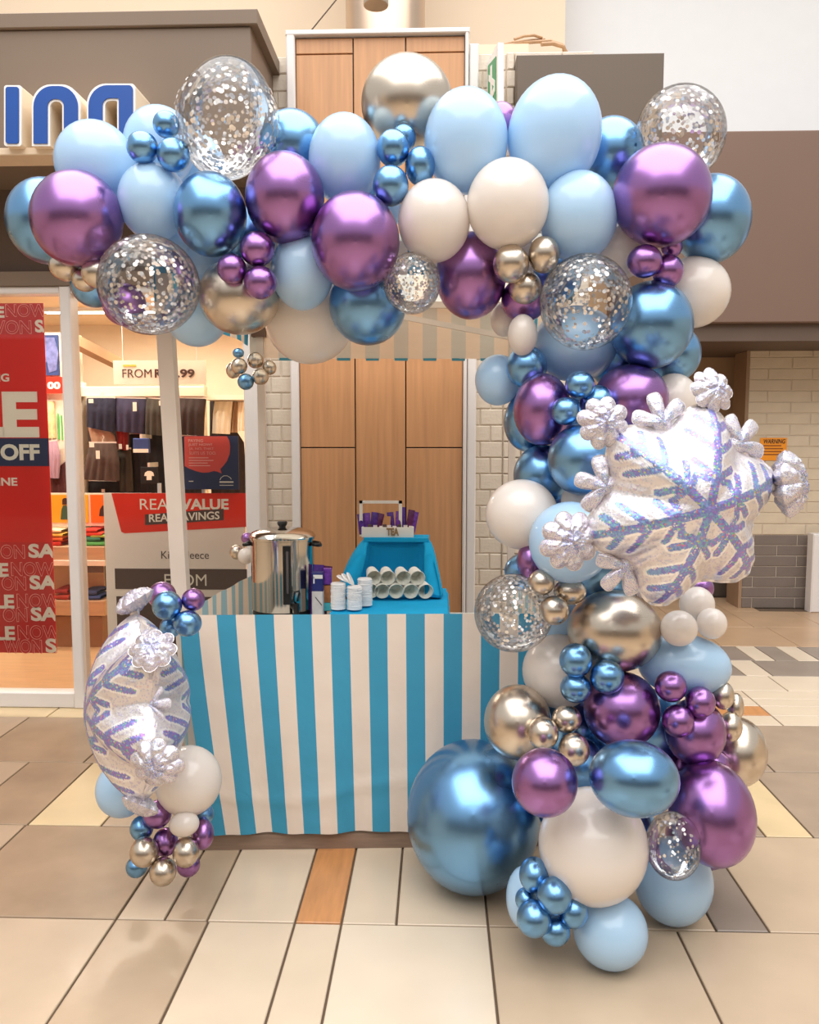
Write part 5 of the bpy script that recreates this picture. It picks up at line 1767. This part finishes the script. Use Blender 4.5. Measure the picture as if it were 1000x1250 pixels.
# ------------------------------------------------------------------ foil snowflakes
def foil_mat():
    m = bpy.data.materials.new('holographic_foil')
    m.use_nodes = True
    nt = m.node_tree
    b = nt.nodes['Principled BSDF']
    at = nt.nodes.new('ShaderNodeAttribute')
    at.attribute_name = 'print'
    sp_ = nt.nodes.new('ShaderNodeSeparateColor')
    nt.links.new(at.outputs['Color'], sp_.inputs[0])
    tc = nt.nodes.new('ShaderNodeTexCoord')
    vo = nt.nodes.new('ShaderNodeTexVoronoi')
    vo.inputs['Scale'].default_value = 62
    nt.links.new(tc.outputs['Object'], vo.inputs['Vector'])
    # iridescent shimmer painted as colour: hue drifts by noise and jumps between flecks
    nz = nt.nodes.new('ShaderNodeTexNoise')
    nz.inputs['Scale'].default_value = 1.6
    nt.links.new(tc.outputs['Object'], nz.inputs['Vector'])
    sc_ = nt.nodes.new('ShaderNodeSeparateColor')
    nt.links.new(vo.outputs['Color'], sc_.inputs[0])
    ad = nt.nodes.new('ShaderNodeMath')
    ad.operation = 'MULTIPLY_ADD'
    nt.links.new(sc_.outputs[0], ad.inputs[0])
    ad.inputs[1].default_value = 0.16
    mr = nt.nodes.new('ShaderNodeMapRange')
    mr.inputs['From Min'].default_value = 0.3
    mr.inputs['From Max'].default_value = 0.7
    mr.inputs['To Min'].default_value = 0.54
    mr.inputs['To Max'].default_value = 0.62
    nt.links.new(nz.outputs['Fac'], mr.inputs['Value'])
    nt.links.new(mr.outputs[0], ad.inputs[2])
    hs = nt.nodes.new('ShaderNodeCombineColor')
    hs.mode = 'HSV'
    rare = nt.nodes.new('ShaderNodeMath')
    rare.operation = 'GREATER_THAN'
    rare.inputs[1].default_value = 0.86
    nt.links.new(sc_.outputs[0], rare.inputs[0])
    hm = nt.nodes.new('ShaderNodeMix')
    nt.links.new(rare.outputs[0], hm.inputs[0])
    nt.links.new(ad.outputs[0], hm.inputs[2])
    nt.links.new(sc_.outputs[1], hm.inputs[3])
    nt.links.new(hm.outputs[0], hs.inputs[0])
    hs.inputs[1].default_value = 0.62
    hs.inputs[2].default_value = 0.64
    # base silver with faint flecks
    fa2 = nt.nodes.new('ShaderNodeMath')
    fa2.operation = 'GREATER_THAN'
    fa2.inputs[1].default_value = 0.80
    nt.links.new(sc_.outputs[1], fa2.inputs[0])
    fm = nt.nodes.new('ShaderNodeMath')
    fm.operation = 'MULTIPLY'
    fm.inputs[1].default_value = 0.30
    nt.links.new(fa2.outputs[0], fm.inputs[0])
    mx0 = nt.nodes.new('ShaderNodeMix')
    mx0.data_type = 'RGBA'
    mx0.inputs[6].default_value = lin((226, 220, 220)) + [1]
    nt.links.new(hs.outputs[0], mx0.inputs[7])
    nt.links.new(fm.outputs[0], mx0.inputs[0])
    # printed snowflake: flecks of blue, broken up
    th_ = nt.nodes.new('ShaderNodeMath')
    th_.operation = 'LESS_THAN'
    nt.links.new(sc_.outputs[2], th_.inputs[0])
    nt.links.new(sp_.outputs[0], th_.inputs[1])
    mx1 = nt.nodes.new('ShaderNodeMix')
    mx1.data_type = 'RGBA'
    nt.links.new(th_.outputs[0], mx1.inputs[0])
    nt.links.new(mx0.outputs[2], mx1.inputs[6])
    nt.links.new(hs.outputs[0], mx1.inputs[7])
    # white piping lines
    mx2 = nt.nodes.new('ShaderNodeMix')
    mx2.data_type = 'RGBA'
    nt.links.new(sp_.outputs[1], mx2.inputs[0])
    nt.links.new(mx1.outputs[2], mx2.inputs[6])
    mx2.inputs[7].default_value = lin((248, 246, 244)) + [1]
    nt.links.new(mx2.outputs[2], b.inputs['Base Color'])
    b.inputs['Metallic'].default_value = 0.72
    b.inputs['Roughness'].default_value = 0.34
    # flecks tilt every which way
    bp = nt.nodes.new('ShaderNodeBump')
    bp.inputs['Strength'].default_value = 0.35
    bp.inputs['Distance'].default_value = 0.02
    nt.links.new(sc_.outputs[1], bp.inputs['Height'])
    n3 = nt.nodes.new('ShaderNodeTexNoise')
    n3.inputs['Scale'].default_value = 9
    n3.inputs['Detail'].default_value = 3
    nt.links.new(tc.outputs['Object'], n3.inputs['Vector'])
    b2 = nt.nodes.new('ShaderNodeBump')
    b2.inputs['Strength'].default_value = 0.12
    b2.inputs['Distance'].default_value = 0.06
    nt.links.new(n3.outputs['Fac'], b2.inputs['Height'])
    nt.links.new(bp.outputs[0], b2.inputs['Normal'])
    nt.links.new(b2.outputs[0], b.inputs['Normal'])
    return m


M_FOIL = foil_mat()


def seg_d(x, y, ax_, ay_, bx_, by_):
    dx, dy = bx_ - ax_, by_ - ay_
    t = max(0, min(1, ((x - ax_) * dx + (y - ay_) * dy) / (dx * dx + dy * dy)))
    return math.hypot(x - ax_ - dx * t, y - ay_ - dy * t)


SEGS = [((0.0, 0.0), (0.0, 0.97), 0.045)]
for r0, L_, in ((0.30, 0.22), (0.55, 0.26), (0.76, 0.17)):
    for sg in (-1, 1):
        SEGS.append(((0, r0), (sg * L_ * 0.86, r0 + L_ * 0.55), 0.038))
SEGS.append(((-0.17, 0.29), (0.17, 0.29), 0.035))


def print_mask(x, y):
    a = math.atan2(x, y)
    k = round(a / (PI / 3))
    a2 = a - k * PI / 3
    r = math.hypot(x, y)
    lx, ly = r * math.sin(a2), r * math.cos(a2)
    fill, line = 0.0, 0.0
    best = 9
    for (s0, s1, w_) in SEGS:
        dd_ = seg_d(lx, ly, *s0, *s1) - w_
        best = min(best, dd_)
    if best < 0:
        fill = 0.97
    elif best < 0.02 and r > 0.3:
        line = 0.85
    # small dots between the arms
    return fill, line


def foil_body(nm, nlobe, rv, T, nr, na, power, printed, crumple=0.0, lobes=None, seed=0):
    """two sealed foil sheets: lobed outline in the local XY plane, inflated along Z"""
    mb = MB()
    col = []

    def rad_(a):
        if lobes:
            return max(lobes(a), 0.15)
        c = (1 + math.cos(nlobe * a)) / 2
        return rv + (1 - rv) * c ** power
    for side_ in (1, -1):
        n0 = len(mb.v)
        mb.v.append((0, 0, side_ * T))
        col.append((0.9 if printed else 0.5, 0, 0, 1))
        for i in range(1, nr + 1):
            rho = math.sin(PI / 2 * i / nr)
            for k in range(na):
                a = 2 * PI * k / na
                R = rad_(a)
                x, y = math.sin(a) * R * rho, math.cos(a) * R * rho
                h = max(0.0, 1 - rho ** 2.0) ** 0.74
                z = T * h * (1 - 0.14 * rho ** 2 * (1 - (R - rv) / max(1e-3, 1 - rv))) if not lobes else T * h
                wr_ = 0.022 * math.sin(30 * a + 3 * math.sin(5 * a)) * rho ** 5 * (1 - rho ** 14) * (1.6 - R)
                z += wr_
                if crumple:
                    nv_ = mnoise.noise(Vector((x * 5 + seed, y * 5, side_ * 2.0))) + 0.7 * mnoise.noise(Vector((x * 11 + seed, y * 11, side_ * 2.0)))
                    z += crumple * (nv_ * (1 - rho ** 6) + 0.3 * math.cos(nlobe * a) * rho * (1 - rho ** 4))
                if i == nr:
                    z = side_ * 0.0
                    mb.v.append((x, y, 0.0))
                else:
                    mb.v.append((x, y, side_ * z))
                if printed:
                    f_, l_ = print_mask(x, y)
                    col.append((f_, l_, 0, 1))
                else:
                    col.append((0.5 if rho < 0.45 else 0.18, 0, 0, 1))
        for k in range(na):
            q = (n0, n0 + 1 + (k + 1) % na, n0 + 1 + k)
            mb.f.append(q if side_ > 0 else q[::-1])
        for i in range(nr - 1):
            for k in range(na):
                a_, b_ = n0 + 1 + i * na + k, n0 + 1 + i * na + (k + 1) % na
                q = (a_, b_, b_ + na, a_ + na)
                mb.f.append(q if side_ > 0 else q[::-1])
    # seam flange
    n0 = len(mb.v)
    for k in range(na):
        a = 2 * PI * k / na
        R = rad_(a) * 1.0
        for e, zz in ((0.985, 0.0), (1.0, 0.0)):
            rr_ = R * e + (0.028 if e == 1.0 else 0)
            mb.v.append((math.sin(a) * rr_, math.cos(a) * rr_, zz + (0.012 * math.sin(40 * a) if e == 1.0 else 0)))
            col.append((0, 0.3, 0, 1))
    for k in range(na):
        a_, b_ = n0 + 2 * k, n0 + 2 * ((k + 1) % na)
        mb.f.append((a_, a_ + 1, b_ + 1, b_))
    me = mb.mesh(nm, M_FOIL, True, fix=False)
    ca = me.color_attributes.new('print', 'FLOAT_COLOR', 'POINT')
    flat = [c for q in col for c in q]
    ca.data.foreach_set('color', flat)
    me.update()
    return me


STAR = foil_body('star_body', 6, 0.78, 0.54, 90, 360, 1.0, True, 0.006)
def flower_lobes(a):
    n_ = 8
    k = round(a / (2 * PI / n_))
    var_ = 1.0 + 0.12 * math.sin(k * 2.4 + 1.0)
    return 0.78 + 0.20 * abs(math.cos(n_ * a / 2)) ** 0.8 * var_


FLOWER = foil_body('flower', 8, 0.70, 0.44, 26, 128, 0.8, False, 0.085, lobes=flower_lobes, seed=3)


def crown_lobes(a):
    v = 0.32
    for c in (-62, 0, 62):
        dlt = (math.degrees(a) - c + 180) % 360 - 180
        v = max(v, 0.32 + 0.68 * math.exp(-(dlt / 25) ** 4))
    return v


CROWN = foil_body('petal', 3, 0.4, 0.20, 16, 90, 1, False, 0.03, lobes=crown_lobes, seed=5)


def place(me, nm, parent, origin, xa_, ya_, za_, s, sz=None):
    R3 = Matrix((xa_, ya_, za_)).transposed().to_4x4()
    Mx = Matrix.Translation(origin) @ R3 @ Matrix.Diagonal((s, s, sz or s, 1))
    return link(nm, me, parent, Mx)


def snowflake(label, centre_px, d, Rpx, yaw, pitch, spin, flowers, petals, back=()):
    ctr = CP + ray(*centre_px) * d
    view = ray(*centre_px).normalized()
    rgt = view.cross(Vector((0, 0, 1))).normalized()
    upv = rgt.cross(view)
    base = Matrix((rgt, upv, -view)).transposed()
    Rm = base @ Matrix.Rotation(math.radians(yaw), 3, 'Y') @ Matrix.Rotation(math.radians(pitch), 3, 'X') @ Matrix.Rotation(math.radians(-spin), 3, 'Z')
    R = Rpx * d / FPX
    root = thing('snowflake_balloon', label, 'balloon', ctr, 'foil snowflake balloons')
    X, Y, Z = [Rm.col[k].copy() for k in range(3)]
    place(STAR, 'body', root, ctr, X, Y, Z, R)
    for (ang_, rr_, size, tw, tilt_) in flowers:
        a = math.radians(ang_)
        dirw = X * math.sin(a) + Y * math.cos(a)
        c = ctr + dirw * (R * rr_) - Z * (R * 0.3 if ang_ in back else 0)
        # flower faces mostly the way the star does, leaning outward
        zf = (Z * math.cos(math.radians(tilt_)) + dirw * math.sin(math.radians(tilt_))).normalized()
        xf = dirw.cross(zf).normalized() if abs(dirw.dot(zf)) < 0.99 else X
        yf = zf.cross(xf)
        q = Matrix.Rotation(math.radians(tw), 3, zf)
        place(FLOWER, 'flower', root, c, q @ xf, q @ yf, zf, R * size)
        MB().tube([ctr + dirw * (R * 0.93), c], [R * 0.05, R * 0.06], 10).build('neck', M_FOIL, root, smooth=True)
    for (ang_, rr_, size, tilt_) in petals:
        a = math.radians(ang_)
        dirw = X * math.sin(a) + Y * math.cos(a)
        c = ctr + dirw * (R * rr_) - Z * (R * 0.12 if ang_ in back else 0)
        zf = (Z * math.cos(math.radians(tilt_)) + dirw * math.sin(math.radians(tilt_))).normalized()
        yf = (dirw - zf * dirw.dot(zf)).normalized()
        xf = yf.cross(zf)
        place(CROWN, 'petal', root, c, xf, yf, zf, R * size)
    return root


snowflake('large holographic silver snowflake balloon facing out of the right column', (832, 617), 2.30, 124, 28, 4, 12,
          [(0, 1.16, 0.235, 10, 20), (-60, 1.16, 0.26, 30, 5), (-120, 1.20, 0.30, 0, 0), (66, 1.18, 0.36, 15, 45), (180, 0.86, 0.22, 20, -50), (120, 0.82, 0.2, 20, -60)],
          [(-30, 0.84, 0.30, 10), (30, 0.84, 0.30, 10), (-90, 0.82, 0.30, 10), (-150, 0.82, 0.30, 5), (90, 0.6, 0.22, -20), (150, 0.6, 0.22, -20)], back=(180, 120, 90, 150))
snowflake('holographic silver snowflake balloon seen edge-on at the left skirt corner', (168, 862), 2.62, 113, -80, 0, 0,
          [(30 + 60 * k, 1.12, 0.24, 20 * k, 10) for k in range(6)] if False else [(0, 1.14, 0.25, 10, 60), (60, 1.06, 0.24, 30, 70), (120, 1.10, 0.27, 0, 60), (180, 1.02, 0.22, 40, 60), (-60, 1.1, 0.24, 20, 50), (-120, 1.1, 0.24, 20, 50)],
          [(30, 0.78, 0.18, 50), (90, 0.74, 0.2, 60), (150, 0.78, 0.2, 50), (-30, 0.78, 0.18, 40), (-90, 0.78, 0.18, 40), (-150, 0.78, 0.18, 40)])
